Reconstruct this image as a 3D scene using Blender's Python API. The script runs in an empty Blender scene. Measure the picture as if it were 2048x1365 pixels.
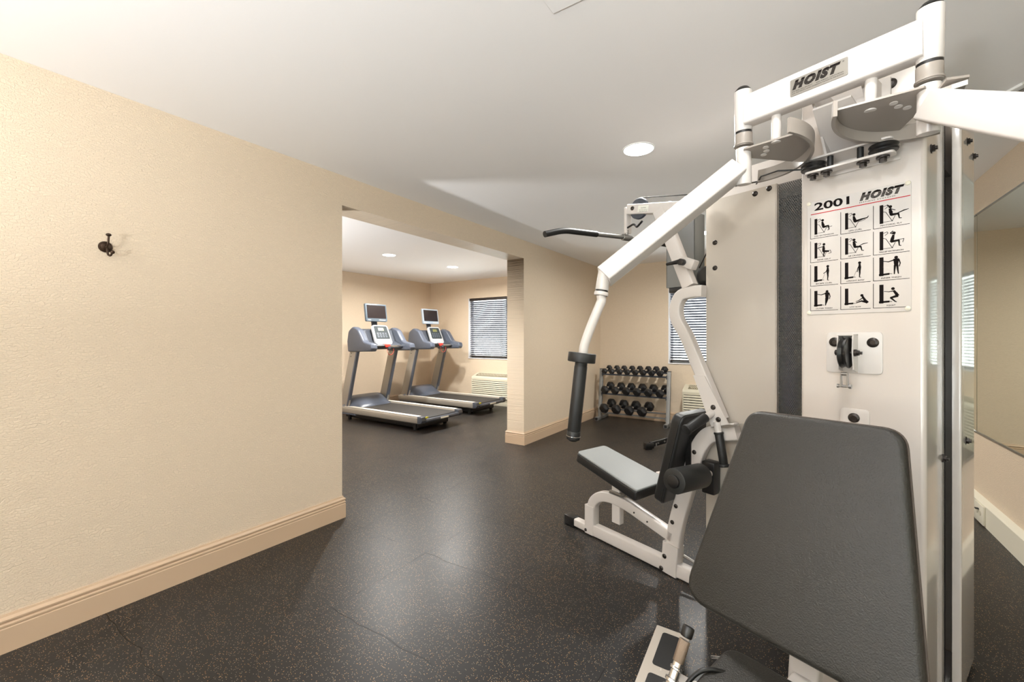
import bpy, bmesh, math, random
from mathutils import Vector, Matrix
random.seed(7)
sc = bpy.context.scene
COL = sc.collection

# ------------------------------------------------------------------ camera
F_PX = 853.3
CAM_H = 1.285
YAW = math.atan((1590 - 1024) / F_PX)
cam_d = bpy.data.cameras.new('camera')
cam_d.sensor_width = 36.0
cam_d.lens = F_PX / 2048 * 36.0
cam_d.shift_y = -(682.5 - 675.0) / 2048
cam_d.clip_start = 0.03
cam = bpy.data.objects.new('camera', cam_d)
COL.objects.link(cam)
cam.location = (0, 0, CAM_H)
cam.rotation_euler = (math.pi / 2, 0, YAW)
sc.camera = cam

# ------------------------------------------------------------------ world, exposure
sc.view_settings.view_transform = 'Standard'
sc.view_settings.look = 'None'
sc.view_settings.gamma = 1.0
sc.view_settings.use_curve_mapping = False
sc.view_settings.exposure = 0.12
sc.cycles.use_denoising = True
sc.cycles.max_bounces = 12
sc.cycles.diffuse_bounces = 8
sc.cycles.sample_clamp_indirect = 6.0
w = bpy.data.worlds.new('world')
sc.world = w
w.use_nodes = True
wb = w.node_tree.nodes['Background']
wb.inputs[0].default_value = (0.98, 0.99, 1.0, 1)
# overcast sky, with a stronger glow added below the horizon to light the ceilings
_nt = w.node_tree
_tc = _nt.nodes.new('ShaderNodeTexCoord')
_sp = _nt.nodes.new('ShaderNodeSeparateXYZ')
_nt.links.new(_tc.outputs['Generated'], _sp.inputs[0])


def _ramp(sock, lo, hi, a, b):
    n = _nt.nodes.new('ShaderNodeMapRange')
    n.inputs['From Min'].default_value = lo
    n.inputs['From Max'].default_value = hi
    for k, v in (('To Min', a), ('To Max', b)):
        if isinstance(v, (int, float)):
            n.inputs[k].default_value = v
        else:
            _nt.links.new(v, n.inputs[k])
    _nt.links.new(sock, n.inputs['Value'])
    return n.outputs[0]


SKY_NEAR, SKY_FAR, GLOW_NEAR, GLOW_FAR = 4.0, 5.5, 10.0, 13.0
_lo = _ramp(_sp.outputs['Y'], -0.2, 0.2, GLOW_NEAR, GLOW_FAR)
_hi = _ramp(_sp.outputs['Y'], -0.2, 0.2, SKY_NEAR, SKY_FAR)
_nt.links.new(_ramp(_sp.outputs['Z'], -0.02, 0.02, _lo, _hi), wb.inputs[1])

# room dimensions (metres)
XL, XR, XF = -2.69, 1.11, -6.55        # partition face, mirror wall face, far room wall
YF, YN, H = 6.70, -3.4, 2.44           # window wall, wall behind the camera, ceiling
OP0, OP1, OPH, WT = 1.865, 4.31, 2.227, 0.24
LAMPS = [(-0.80, 5.10), (-0.80, 2.61), (0.02, 1.08), (-0.80, -1.4), (-4.74, 4.03), (-4.68, 5.29), (-4.7, 1.8)]
LAMP_W = {0: 46, 1: 23, 2: 8, 3: 12, 4: 62, 5: 62, 6: 30}


def area_light(name, loc, rot, size, size_y, watt, color, portal=False, shape='RECTANGLE'):
    ld = bpy.data.lights.new(name, 'AREA')
    ld.shape = shape
    ld.size = size
    if shape == 'RECTANGLE':
        ld.size_y = size_y
    ld.energy = watt
    ld.color = color
    if portal:
        ld.cycles.is_portal = True
    o = bpy.data.objects.new(name, ld)
    o.location = loc
    o.rotation_euler = rot
    COL.objects.link(o)
    return o


WIN = [(-1.60, 0.06, 0.90, 2.06), (-5.50, -3.75, 0.875, 2.065)]
for (a, b, c, d) in WIN:
    area_light('window_portal', ((a + b) / 2, YF + 0.22, (c + d) / 2), (-math.pi / 2, 0, 0), b - a, d - c, 1, (1, 1, 1), True)
FILL_WIN = (-1.5, 0.95, 0.06, 2.3)  # unseen glazing, added in the wall behind the camera for fill light
area_light('window_portal', ((FILL_WIN[0] + FILL_WIN[1]) / 2, YN - 0.22, (FILL_WIN[2] + FILL_WIN[3]) / 2), (math.pi / 2, 0, 0),
           FILL_WIN[1] - FILL_WIN[0], FILL_WIN[3] - FILL_WIN[2], 1, (1, 1, 1), True)

# unseen uplighters added to brighten the ceilings (their bowls are built with the other fixtures)
FILL_UPLIGHTS = [(-0.80, -1.85, 1.00, 215), (-4.75, 0.7, 1.05, 170)]
for (x_, y_, z_, w_) in FILL_UPLIGHTS:
    area_light('fill_uplight', (x_, y_, z_ + .06), (math.pi, 0, 0), .34, .34, w_, (.94, .97, 1), shape='DISK')

# ------------------------------------------------------------------ materials


def lin(c):
    return tuple(((v / 255) / 12.92 if v / 255 <= 0.04045 else ((v / 255 + 0.055) / 1.055) ** 2.4) for v in c)


def mat(name, rgb, rough=0.5, metal=0.0, bump=0.0, bscale=200.0, spec=0.5, var=0.0, vscale=6.0, coat=0.0, srgb=True):
    m = bpy.data.materials.new(name)
    m.use_nodes = True
    nt = m.node_tree
    p = nt.nodes['Principled BSDF']
    c = lin(rgb) if srgb else rgb
    p.inputs['Base Color'].default_value = (*c, 1)
    p.inputs['Roughness'].default_value = rough
    p.inputs['Metallic'].default_value = metal
    p.inputs['Specular IOR Level'].default_value = spec
    p.inputs['Coat Weight'].default_value = coat
    p.inputs['Coat Roughness'].default_value = 0.08
    tc = nt.nodes.new('ShaderNodeTexCoord')
    if bump > 0:
        n = nt.nodes.new('ShaderNodeTexNoise')
        n.inputs['Scale'].default_value = bscale
        n.inputs['Detail'].default_value = 3
        b = nt.nodes.new('ShaderNodeBump')
        b.inputs['Strength'].default_value = bump
        b.inputs['Distance'].default_value = 0.002
        nt.links.new(tc.outputs['Object'], n.inputs['Vector'])
        nt.links.new(n.outputs['Fac'], b.inputs['Height'])
        nt.links.new(b.outputs['Normal'], p.inputs['Normal'])
    if var > 0:
        n2 = nt.nodes.new('ShaderNodeTexNoise')
        n2.inputs['Scale'].default_value = vscale
        n2.inputs['Detail'].default_value = 4
        nt.links.new(tc.outputs['Object'], n2.inputs['Vector'])
        mx = nt.nodes.new('ShaderNodeMixRGB')
        mx.inputs[1].default_value = (*[max(0, v * (1 - var)) for v in c], 1)
        mx.inputs[2].default_value = (*[min(1, v * (1 + var)) for v in c], 1)
        nt.links.new(n2.outputs['Fac'], mx.inputs[0])
        nt.links.new(mx.outputs[0], p.inputs['Base Color'])
    return m


def wallpaper(name, rgb, axis):
    m = mat(name, rgb, rough=0.5, spec=0.3)
    nt = m.node_tree
    p = nt.nodes['Principled BSDF']
    g = nt.nodes.new('ShaderNodeNewGeometry')
    s = nt.nodes.new('ShaderNodeSeparateXYZ')
    cmb = nt.nodes.new('ShaderNodeCombineXYZ')
    nt.links.new(g.outputs['Position'], s.inputs[0])
    nt.links.new(s.outputs[axis], cmb.inputs[0])
    nt.links.new(s.outputs['Z'], cmb.inputs[1])
    br = nt.nodes.new('ShaderNodeTexBrick')
    br.inputs['Scale'].default_value = 26
    br.inputs['Mortar Size'].default_value = 0.035
    br.inputs['Mortar Smooth'].default_value = 0.6
    br.inputs['Color1'].default_value = (1, 1, 1, 1)
    br.inputs['Color2'].default_value = (0.55, 0.55, 0.55, 1)
    br.inputs['Mortar'].default_value = (0.1, 0.1, 0.1, 1)
    dn = nt.nodes.new('ShaderNodeTexNoise')
    dn.inputs['Scale'].default_value = 14
    mixv = nt.nodes.new('ShaderNodeMixRGB')
    mixv.blend_type = 'LINEAR_LIGHT'
    mixv.inputs[0].default_value = 0.03
    nt.links.new(cmb.outputs[0], dn.inputs['Vector'])
    nt.links.new(cmb.outputs[0], mixv.inputs[1])
    nt.links.new(dn.outputs['Color'], mixv.inputs[2])
    nt.links.new(mixv.outputs[0], br.inputs['Vector'])
    n = nt.nodes.new('ShaderNodeTexNoise')
    n.inputs['Scale'].default_value = 150
    n.inputs['Detail'].default_value = 3
    nt.links.new(cmb.outputs[0], n.inputs['Vector'])
    add = nt.nodes.new('ShaderNodeMixRGB')
    add.blend_type = 'ADD'
    add.inputs[0].default_value = 1.0
    nt.links.new(br.outputs['Color'], add.inputs[1])
    nt.links.new(n.outputs['Fac'], add.inputs[2])
    b = nt.nodes.new('ShaderNodeBump')
    b.inputs['Strength'].default_value = 0.5
    b.inputs['Distance'].default_value = 0.003
    nt.links.new(add.outputs[0], b.inputs['Height'])
    nt.links.new(b.outputs['Normal'], p.inputs['Normal'])
    # faint print variation of the paper itself
    mc = nt.nodes.new('ShaderNodeMixRGB')
    c = lin(rgb)
    mc.inputs[1].default_value = (*[v * 0.93 for v in c], 1)
    mc.inputs[2].default_value = (*[min(1, v * 1.02) for v in c], 1)
    nt.links.new(br.outputs['Color'], mc.inputs[0])
    nt.links.new(mc.outputs[0], p.inputs['Base Color'])
    return m


def floor_material():
    m = mat('rubber_floor', (40, 38, 37), rough=0.42, spec=0.28)
    nt = m.node_tree
    p = nt.nodes['Principled BSDF']
    g = nt.nodes.new('ShaderNodeNewGeometry')
    col = None
    base = nt.nodes.new('ShaderNodeTexNoise')
    base.inputs['Scale'].default_value = 2.2
    base.inputs['Detail'].default_value = 5
    nt.links.new(g.outputs['Position'], base.inputs['Vector'])
    cr = nt.nodes.new('ShaderNodeMixRGB')
    cr.inputs[1].default_value = (0.012, 0.0118, 0.0118, 1)
    cr.inputs[2].default_value = (0.021, 0.0206, 0.0206, 1)
    nt.links.new(base.outputs['Fac'], cr.inputs[0])
    col = cr.outputs[0]
    # crumb flecks of two sizes
    for k, (scale, thr, c) in enumerate([(135, 0.20, (0.40, 0.22, 0.09, 1)), (190, 0.21, (0.40, 0.33, 0.24, 1)), (90, 0.13, (0.50, 0.30, 0.13, 1))]):
        sep = nt.nodes.new('ShaderNodeMapping')
        sep.inputs['Location'].default_value = (3.1 * k, 1.7 * k, 0)
        nt.links.new(g.outputs['Position'], sep.inputs['Vector'])
        wn = nt.nodes.new('ShaderNodeTexNoise')
        wn.inputs['Scale'].default_value = scale * 0.9
        nt.links.new(sep.outputs[0], wn.inputs['Vector'])
        mv = nt.nodes.new('ShaderNodeMixRGB')
        mv.blend_type = 'LINEAR_LIGHT'
        mv.inputs[0].default_value = 0.0013
        nt.links.new(sep.outputs[0], mv.inputs[1])
        nt.links.new(wn.outputs['Color'], mv.inputs[2])
        v = nt.nodes.new('ShaderNodeTexVoronoi')
        v.voronoi_dimensions = '2D'
        v.inputs['Scale'].default_value = scale
        nt.links.new(mv.outputs[0], v.inputs['Vector'])
        lt = nt.nodes.new('ShaderNodeMath')
        lt.operation = 'LESS_THAN'
        lt.inputs[1].default_value = thr
        nt.links.new(v.outputs['Distance'], lt.inputs[0])
        # keep only a share of the cells
        sepc = nt.nodes.new('ShaderNodeSeparateColor')
        nt.links.new(v.outputs['Color'], sepc.inputs[0])
        gt = nt.nodes.new('ShaderNodeMath')
        gt.operation = 'GREATER_THAN'
        gt.inputs[1].default_value = (0.89, 0.89, 0.92)[k]
        nt.links.new(sepc.outputs[0], gt.inputs[0])
        mul = nt.nodes.new('ShaderNodeMath')
        mul.operation = 'MULTIPLY'
        nt.links.new(lt.outputs[0], mul.inputs[0])
        nt.links.new(gt.outputs[0], mul.inputs[1])
        mm = nt.nodes.new('ShaderNodeMixRGB')
        mm.inputs[2].default_value = c
        nt.links.new(mul.outputs[0], mm.inputs[0])
        nt.links.new(col, mm.inputs[1])
        col = mm.outputs[0]
    # tile joints with a wavy interlocking edge
    wob = nt.nodes.new('ShaderNodeTexNoise')
    wob.inputs['Scale'].default_value = 5
    nt.links.new(g.outputs['Position'], wob.inputs['Vector'])
    mv2 = nt.nodes.new('ShaderNodeMixRGB')
    mv2.blend_type = 'LINEAR_LIGHT'
    mv2.inputs[0].default_value = 0.035
    nt.links.new(g.outputs['Position'], mv2.inputs[1])
    nt.links.new(wob.outputs['Color'], mv2.inputs[2])
    br = nt.nodes.new('ShaderNodeTexBrick')
    br.offset = 0.0
    br.inputs['Scale'].default_value = 1.0
    br.inputs['Brick Width'].default_value = 0.61
    br.inputs['Row Height'].default_value = 0.61
    br.inputs['Mortar Size'].default_value = 0.0028
    br.inputs['Mortar Smooth'].default_value = 0.3
    nt.links.new(mv2.outputs[0], br.inputs['Vector'])
    gap = nt.nodes.new('ShaderNodeTexNoise')
    gap.inputs['Scale'].default_value = 2.7
    nt.links.new(g.outputs['Position'], gap.inputs['Vector'])
    gg = nt.nodes.new('ShaderNodeMapRange')
    gg.inputs['From Min'].default_value = 0.44
    gg.inputs['From Max'].default_value = 0.56
    nt.links.new(gap.outputs['Fac'], gg.inputs['Value'])
    mj = nt.nodes.new('ShaderNodeMath')
    mj.operation = 'MULTIPLY'
    nt.links.new(br.outputs['Fac'], mj.inputs[0])
    nt.links.new(gg.outputs[0], mj.inputs[1])
    mm = nt.nodes.new('ShaderNodeMixRGB')
    mm.inputs[2].default_value = (0.003, 0.003, 0.003, 1)
    nt.links.new(mj.outputs[0], mm.inputs[0])
    nt.links.new(col, mm.inputs[1])
    nt.links.new(mm.outputs[0], p.inputs['Base Color'])
    # wear: broad changes of gloss and a fine pebble
    rr = nt.nodes.new('ShaderNodeMapRange')
    rr.inputs['To Min'].default_value = 0.30
    rr.inputs['To Max'].default_value = 0.42
    nt.links.new(base.outputs['Fac'], rr.inputs['Value'])
    nt.links.new(rr.outputs[0], p.inputs['Roughness'])
    fn = nt.nodes.new('ShaderNodeTexNoise')
    fn.inputs['Scale'].default_value = 260
    nt.links.new(g.outputs['Position'], fn.inputs['Vector'])
    b = nt.nodes.new('ShaderNodeBump')
    b.inputs['Strength'].default_value = 0.2
    b.inputs['Distance'].default_value = 0.0012
    nt.links.new(fn.outputs['Fac'], b.inputs['Height'])
    b2 = nt.nodes.new('ShaderNodeBump')
    b2.inputs['Strength'].default_value = 0.6
    b2.inputs['Distance'].default_value = 0.002
    b2.invert = True
    nt.links.new(mj.outputs[0], b2.inputs['Height'])
    nt.links.new(b.outputs['Normal'], b2.inputs['Normal'])
    nt.links.new(b2.outputs['Normal'], p.inputs['Normal'])
    return m


def mesh_material():
    """perforated steel sheet: round holes in a staggered grid"""
    m = mat('perforated_steel', (70, 70, 68), rough=0.45, metal=0.3)
    nt = m.node_tree
    p = nt.nodes['Principled BSDF']
    out = nt.nodes['Material Output']
    tc = nt.nodes.new('ShaderNodeTexCoord')
    s = nt.nodes.new('ShaderNodeSeparateXYZ')
    nt.links.new(tc.outputs['Object'], s.inputs[0])
    pitch = 0.0085

    def M(op, a, b=None, c=None):
        n = nt.nodes.new('ShaderNodeMath')
        n.operation = op
        for i, v in enumerate((a, b, c)):
            if v is None:
                continue
            if isinstance(v, (int, float)):
                n.inputs[i].default_value = v
            else:
                nt.links.new(v, n.inputs[i])
        return n.outputs[0]

    def grid(ox, oy):
        fx = M('SUBTRACT', M('FRACT', M('ADD', M('DIVIDE', s.outputs['X'], pitch), 100 + ox)), 0.5)
        fz = M('MULTIPLY', M('SUBTRACT', M('FRACT', M('ADD', M('DIVIDE', s.outputs['Z'], pitch * 1.732), 100 + oy)), 0.5), 1.732)
        return M('LESS_THAN', M('SQRT', M('ADD', M('MULTIPLY', fx, fx), M('MULTIPLY', fz, fz))), 0.30)
    hole = M('MAXIMUM', grid(0, 0), grid(0.5, 0.5))
    tr = nt.nodes.new('ShaderNodeBsdfTransparent')
    mx = nt.nodes.new('ShaderNodeMixShader')
    nt.links.new(hole, mx.inputs[0])
    nt.links.new(p.outputs[0], mx.inputs[1])
    nt.links.new(tr.outputs[0], mx.inputs[2])
    nt.links.new(mx.outputs[0], out.inputs['Surface'])
    return m


def glass_material():
    m = bpy.data.materials.new('window_glass')
    m.use_nodes = True
    nt = m.node_tree
    out = nt.nodes['Material Output']
    tr = nt.nodes.new('ShaderNodeBsdfTransparent')
    tr.inputs[0].default_value = (0.93, 0.96, 0.95, 1)
    gl = nt.nodes.new('ShaderNodeBsdfGlossy')
    gl.inputs['Roughness'].default_value = 0.02
    fr = nt.nodes.new('ShaderNodeFresnel')
    mx = nt.nodes.new('ShaderNodeMixShader')
    nt.links.new(fr.outputs[0], mx.inputs[0])
    nt.links.new(tr.outputs[0], mx.inputs[1])
    nt.links.new(gl.outputs[0], mx.inputs[2])
    nt.links.new(mx.outputs[0], out.inputs['Surface'])
    return m


def emit(name, rgb, strength):
    m = bpy.data.materials.new(name)
    m.use_nodes = True
    nt = m.node_tree
    e = nt.nodes.new('ShaderNodeEmission')
    e.inputs[0].default_value = (*rgb, 1)
    e.inputs[1].default_value = strength
    nt.links.new(e.outputs[0], nt.nodes['Material Output'].inputs['Surface'])
    return m


WALLC = (222, 204, 180)
M_WY = wallpaper('wallpaper_side', WALLC, 'Y')
M_WX = wallpaper('wallpaper_end', WALLC, 'X')
M_CEIL = mat('ceiling_paint', (246, 243, 241), rough=0.85, bump=0.1, bscale=90)
M_BASE = mat('baseboard_paint', (198, 172, 144), rough=0.4)
M_RACE = mat('raceway_cream', (226, 221, 203), rough=0.4)
M_FLOOR = floor_material()
M_WHITE = mat('white_powder_coat', (204, 198, 193), rough=0.3, bump=0.04, bscale=400, spec=0.5)
M_PANEL = mat('panel_powder_coat', (202, 194, 187), rough=0.25, bump=0.02, bscale=300, spec=0.4, coat=1.0)
M_PLATE = mat('plate_powder_coat', (182, 174, 163), rough=0.33, bump=0.05, bscale=300)
M_GREY = mat('grey_powder_coat', (150, 143, 134), rough=0.35, bump=0.05, bscale=300)
M_CAM = mat('cam_grey', (146, 138, 130), rough=0.38, bump=0.05, bscale=300)
M_SHROUD = mat('galvanised_grey', (120, 122, 122), rough=0.35, metal=0.55)
M_BLACK = mat('black_plastic', (22, 21, 21), rough=0.35)
M_RUBBER = mat('black_rubber', (20, 20, 20), rough=0.5, bump=0.1, bscale=300)
M_FOAM = mat('black_foam', (27, 28, 27), rough=0.5, bump=0.1, bscale=200)
M_VINYL = mat('black_vinyl', (42, 40, 36), rough=0.42, bump=0.7, bscale=260, spec=0.42)
M_VINYLG = mat('glare_grey_vinyl', (138, 141, 140), rough=0.5, bump=0.25, bscale=330)  # glare on the left seat's top is put into this grey
M_VINYLK = mat('black_vinyl_side', (25, 25, 25), rough=0.42, bump=0.3, bscale=330)
M_PIPING = mat('brown_piping', (66, 56, 47), rough=0.6)
M_CHROME = mat('chrome', (225, 225, 225), rough=0.12, metal=1.0)
M_KNURL = mat('knurled_steel', (150, 132, 115), rough=0.4, metal=0.8, bump=0.8, bscale=900)
M_STEEL = mat('brushed_steel', (150, 148, 145), rough=0.35, metal=0.9)
M_BOLT = mat('black_bolt', (48, 42, 38), rough=0.3, metal=0.4)
M_PRINT = mat('black_print', (24, 19, 18), rough=0.8, spec=0.1)
M_RED = mat('red_print', (180, 12, 26), rough=0.8, spec=0.1)
M_PLAC = mat('placard_plastic', (198, 192, 187), rough=0.18, spec=0.6)
M_NAMEP = mat('nameplate_grey', (122, 117, 109), rough=0.5, metal=0.2)
M_MESH = mesh_material()
M_GLASS = glass_material()
M_FRAME = mat('window_frame_white', (236, 236, 238), rough=0.4)
M_SLAT = mat('blind_slat', (120, 124, 136), rough=0.5)
M_DRAIL = mat('dark_rail', (58, 52, 50), rough=0.4)
M_AC = mat('ac_cream', (204, 198, 178), rough=0.45)
M_ACD = mat('ac_grille', (120, 112, 92), rough=0.6)
M_MIRROR = mat('mirror_silver', (226, 232, 224), rough=0.01, metal=1.0)
M_MEDGE = mat('mirror_channel', (150, 152, 150), rough=0.3, metal=0.9)
M_TSILV = mat('treadmill_silver', (160, 153, 142), rough=0.35, metal=0.35)
M_TTOP = mat('treadmill_rail_top', (208, 202, 190), rough=0.45)
M_TBLUE = mat('treadmill_blue_grey', (82, 88, 100), rough=0.28, spec=0.6)
M_TDARK = mat('treadmill_charcoal', (66, 70, 78), rough=0.4)
M_BELT = mat('treadmill_belt', (44, 42, 40), rough=0.6, bump=0.2, bscale=300)
M_SCREEN = mat('dark_screen', (42, 36, 36), rough=0.15)
M_BEZEL = mat('bezel_blue_grey', (84, 96, 106), rough=0.35)
M_CONS = mat('console_face', (52, 58, 60), rough=0.6, spec=0.2)
M_CONSW = mat('console_silver', (205, 205, 205), rough=0.3, metal=0.2)
M_LCD = mat('console_display', (112, 112, 70), rough=0.3)
M_SILV2 = mat('bezel_silver', (170, 182, 196), rough=0.3, metal=0.3)
M_REDP = mat('red_plastic', (200, 60, 50), rough=0.4)
M_WHP = mat('white_label', (225, 225, 215), rough=0.5)
M_YEL = mat('yellow_label', (190, 180, 40), rough=0.5)
M_HEX = mat('hex_rubber', (34, 33, 34), rough=0.38, bump=0.1, bscale=200)
M_RACK = mat('rack_grey', (142, 142, 140), rough=0.35, metal=0.3)
M_BRONZE = mat('dark_bronze', (62, 46, 34), rough=0.3, metal=0.7)
M_LAMP = emit('lamp_diffuser', (1.0, 0.98, 0.95), 14.0)
M_TRIMW = mat('lamp_trim', (240, 240, 238), rough=0.5)
M_GROUND = mat('pale_pavement', (190, 192, 190), rough=0.8, bump=0.2, bscale=20)
M_GREEN = mat('green_sign', (40, 96, 84), rough=0.6)

# ------------------------------------------------------------------ mesh helpers


def V(*a):
    return Vector(a)


class MB:
    def __init__(self):
        self.bm = bmesh.new()

    def box(self, c, s, rot=None, bev=0.0, seg=2):
        bm2 = bmesh.new()
        bmesh.ops.create_cube(bm2, size=1.0)
        bmesh.ops.scale(bm2, vec=s, verts=bm2.verts)
        if bev > 0:
            bmesh.ops.bevel(bm2, geom=bm2.edges[:], offset=bev, segments=seg, affect='EDGES', profile=0.5)
        if rot is not None:
            bmesh.ops.transform(bm2, matrix=rot.to_4x4(), verts=bm2.verts)
        bmesh.ops.translate(bm2, vec=c, verts=bm2.verts)
        return self.merge(bm2)

    def bb(self, lo, hi, bev=0.0, seg=2):
        lo, hi = Vector(lo), Vector(hi)
        return self.box((lo + hi) / 2, hi - lo, None, bev, seg)

    def merge(self, bm2):
        me = bpy.data.meshes.new('tmp')
        bm2.to_mesh(me)
        bm2.free()
        self.bm.from_mesh(me)
        bpy.data.meshes.remove(me)
        return self

    def cyl(self, a, b, r1, r2=None, n=32, caps=True, bev=0.0):
        a, b = Vector(a), Vector(b)
        r2 = r1 if r2 is None else r2
        d = b - a
        L = d.length
        q = d.to_track_quat('Z', 'Y').to_matrix()
        prof = [(r1, 0), (r2, L)]
        if bev > 0:
            prof = [(r1 - bev, 0), (r1 - bev * .3, bev * .3), (r1, bev), (r2, L - bev), (r2 - bev * .3, L - bev * .3), (r2 - bev, L)]
        return self.lathe(prof, a, q, n, caps)

    def lathe(self, prof, origin=(0, 0, 0), q=None, n=32, caps=True):
        bm = self.bm
        o = Vector(origin)
        q = q or Matrix.Identity(3)
        rings = []
        for (r, z) in prof:
            ring = []
            for k in range(n):
                t = 2 * math.pi * k / n
                ring.append(bm.verts.new(o + q @ Vector((r * math.cos(t), r * math.sin(t), z))))
            rings.append(ring)
        for i in range(len(rings) - 1):
            for k in range(n):
                bm.faces.new((rings[i][k], rings[i][(k + 1) % n], rings[i + 1][(k + 1) % n], rings[i + 1][k]))
        if caps:
            bm.faces.new(list(reversed(rings[0])))
            bm.faces.new(rings[-1])
        return self

    def sphere(self, c, r, n=20, scale=(1, 1, 1)):
        bm2 = bmesh.new()
        bmesh.ops.create_uvsphere(bm2, u_segments=n, v_segments=max(6, n // 2), radius=r)
        bmesh.ops.scale(bm2, vec=scale, verts=bm2.verts)
        bmesh.ops.translate(bm2, vec=c, verts=bm2.verts)
        return self.merge(bm2)

    def prism(self, pts, fn, h, bev=0.0, seg=2):
        """pts 2D polygon; fn(u, v, w) -> 3D point, w from 0 to h"""
        bm2 = bmesh.new()
        lo = [bm2.verts.new(fn(u, v, 0.0)) for u, v in pts]
        hi = [bm2.verts.new(fn(u, v, h)) for u, v in pts]
        n = len(pts)
        f0 = bm2.faces.new(lo)
        f1 = bm2.faces.new(list(reversed(hi)))
        for k in range(n):
            bm2.faces.new((lo[k], hi[k], hi[(k + 1) % n], lo[(k + 1) % n]))
        bmesh.ops.recalc_face_normals(bm2, faces=bm2.faces[:])
        if bev > 0:
            es = list(set(list(f0.edges) + list(f1.edges)))
            bmesh.ops.bevel(bm2, geom=es, offset=bev, segments=seg, affect='EDGES', profile=0.5)
        return self.merge(bm2)

    def sweep(self, path, prof, up=None, closed=False, caps=True):
        """profile [(a,b)] swept along path; a along side, b along up"""
        P = [Vector(p) for p in path]
        n = len(P)
        bm = self.bm
        T = []
        for i in range(n):
            if closed:
                d0 = (P[i] - P[i - 1]).normalized()
                d1 = (P[(i + 1) % n] - P[i]).normalized()
            else:
                d0 = (P[i] - P[i - 1]).normalized() if i > 0 else (P[1] - P[0]).normalized()
                d1 = (P[i + 1] - P[i]).normalized() if i < n - 1 else d0
            t = (d0 + d1).normalized()
            c = max(0.35, t.dot(d0))
            T.append((t, 1 / c))
        rings = []
        side_prev = None
        for i in range(n):
            t, sc_ = T[i]
            if up is not None:
                u = Vector(up)
                u = (u - u.dot(t) * t).normalized()
                s = u.cross(t).normalized()
            else:
                if side_prev is None:
                    a = Vector((0, 0, 1)) if abs(t.z) < 0.9 else Vector((1, 0, 0))
                    s = a.cross(t).normalized()
                else:
                    s = (side_prev - side_prev.dot(t) * t).normalized()
                u = t.cross(s).normalized()
            side_prev = s
            m = sc_ if up is not None else 1.0
            rings.append([bm.verts.new(P[i] + s * (a_ * m) + u * b_) for a_, b_ in prof])
        k = len(prof)
        R = n if closed else n - 1
        fs = []
        for i in range(R):
            A, B = rings[i], rings[(i + 1) % n]
            for j in range(k):
                fs.append(bm.faces.new((A[j], A[(j + 1) % k], B[(j + 1) % k], B[j])))
        if caps and not closed:
            fs.append(bm.faces.new(list(reversed(rings[0]))))
            fs.append(bm.faces.new(rings[-1]))
        return self

    def tube(self, path, r, n=16, up=None, closed=False):
        prof = [(r * math.cos(2 * math.pi * k / n), r * math.sin(2 * math.pi * k / n)) for k in range(n)]
        return self.sweep(path, prof, up, closed)

    def rtube(self, path, w, d, up, cr=0.008):
        """rounded rectangular tube, w in the plane, d along up"""
        return self.sweep(path, rrect(w, d, cr, 3), up)

    def quad(self, pts):
        self.bm.faces.new([self.bm.verts.new(p) for p in pts])
        return self

    def build(self, name, material, parent=None, ang=38, recalc=True, loc=None, rotz=0, label=None):
        bm = self.bm
        if recalc:
            bmesh.ops.recalc_face_normals(bm, faces=bm.faces[:])
        a = math.radians(ang)
        for f in bm.faces:
            f.smooth = True
        for e in bm.edges:
            if len(e.link_faces) == 2:
                if e.calc_face_angle(0) > a:
                    e.smooth = False
        me = bpy.data.meshes.new(name)
        bm.to_mesh(me)
        bm.free()
        me.materials.append(material)
        o = bpy.data.objects.new(name, me)
        COL.objects.link(o)
        if parent:
            o.parent = parent
        if loc:
            o.location = loc
        if rotz:
            o.rotation_euler = (0, 0, rotz)
        if label:
            o['label'] = label
        return o


def rrect(w, h, r, seg=4):
    out = []
    for (cx, cy, a0) in ((w / 2 - r, h / 2 - r, 0), (-w / 2 + r, h / 2 - r, 90), (-w / 2 + r, -h / 2 + r, 180), (w / 2 - r, -h / 2 + r, 270)):
        for k in range(seg + 1):
            a = math.radians(a0 + 90 * k / seg)
            out.append((cx + r * math.cos(a), cy + r * math.sin(a)))
    return out


def round_poly(pts, r, seg=6):
    """round every corner of a polygon; r a number or a list"""
    n = len(pts)
    out = []
    for i in range(n):
        p0, p1, p2 = Vector(pts[i - 1]), Vector(pts[i]), Vector(pts[(i + 1) % n])
        rr = r[i] if isinstance(r, (list, tuple)) else r
        if rr <= 0:
            out.append(tuple(p1))
            continue
        a = (p0 - p1).normalized()
        b = (p2 - p1).normalized()
        ang = a.angle(b)
        d = min(rr / math.tan(ang / 2), (p0 - p1).length * .49, (p2 - p1).length * .49)
        q0, q1 = p1 + a * d, p1 + b * d
        for k in range(seg + 1):
            t = k / seg
            q = (1 - t) ** 2 * q0 + 2 * t * (1 - t) * p1 + t ** 2 * q1
            out.append((q.x, q.y))
    return out


def smooth_path(pts, r, seg=7):
    """round the inner corners of a 3D polyline"""
    P = [Vector(p) for p in pts]
    out = [P[0]]
    for i in range(1, len(P) - 1):
        a, b = (P[i - 1] - P[i]), (P[i + 1] - P[i])
        d = min(r, a.length * .48, b.length * .48)
        q0, q1 = P[i] + a.normalized() * d, P[i] + b.normalized() * d
        for k in range(seg + 1):
            t = k / seg
            out.append((1 - t) ** 2 * q0 + 2 * t * (1 - t) * P[i] + t ** 2 * q1)
    out.append(P[-1])
    return out


def empty(name, loc, rotz, label, cat, group=None):
    o = bpy.data.objects.new(name, None)
    COL.objects.link(o)
    o.location = loc
    o.rotation_euler = (0, 0, rotz)
    o['label'] = label
    o['category'] = cat
    if group:
        o['group'] = group
    return o


def tag(o, label, cat, group=None):
    o['label'] = label
    o['category'] = cat
    if group:
        o['group'] = group
    return o


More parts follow.
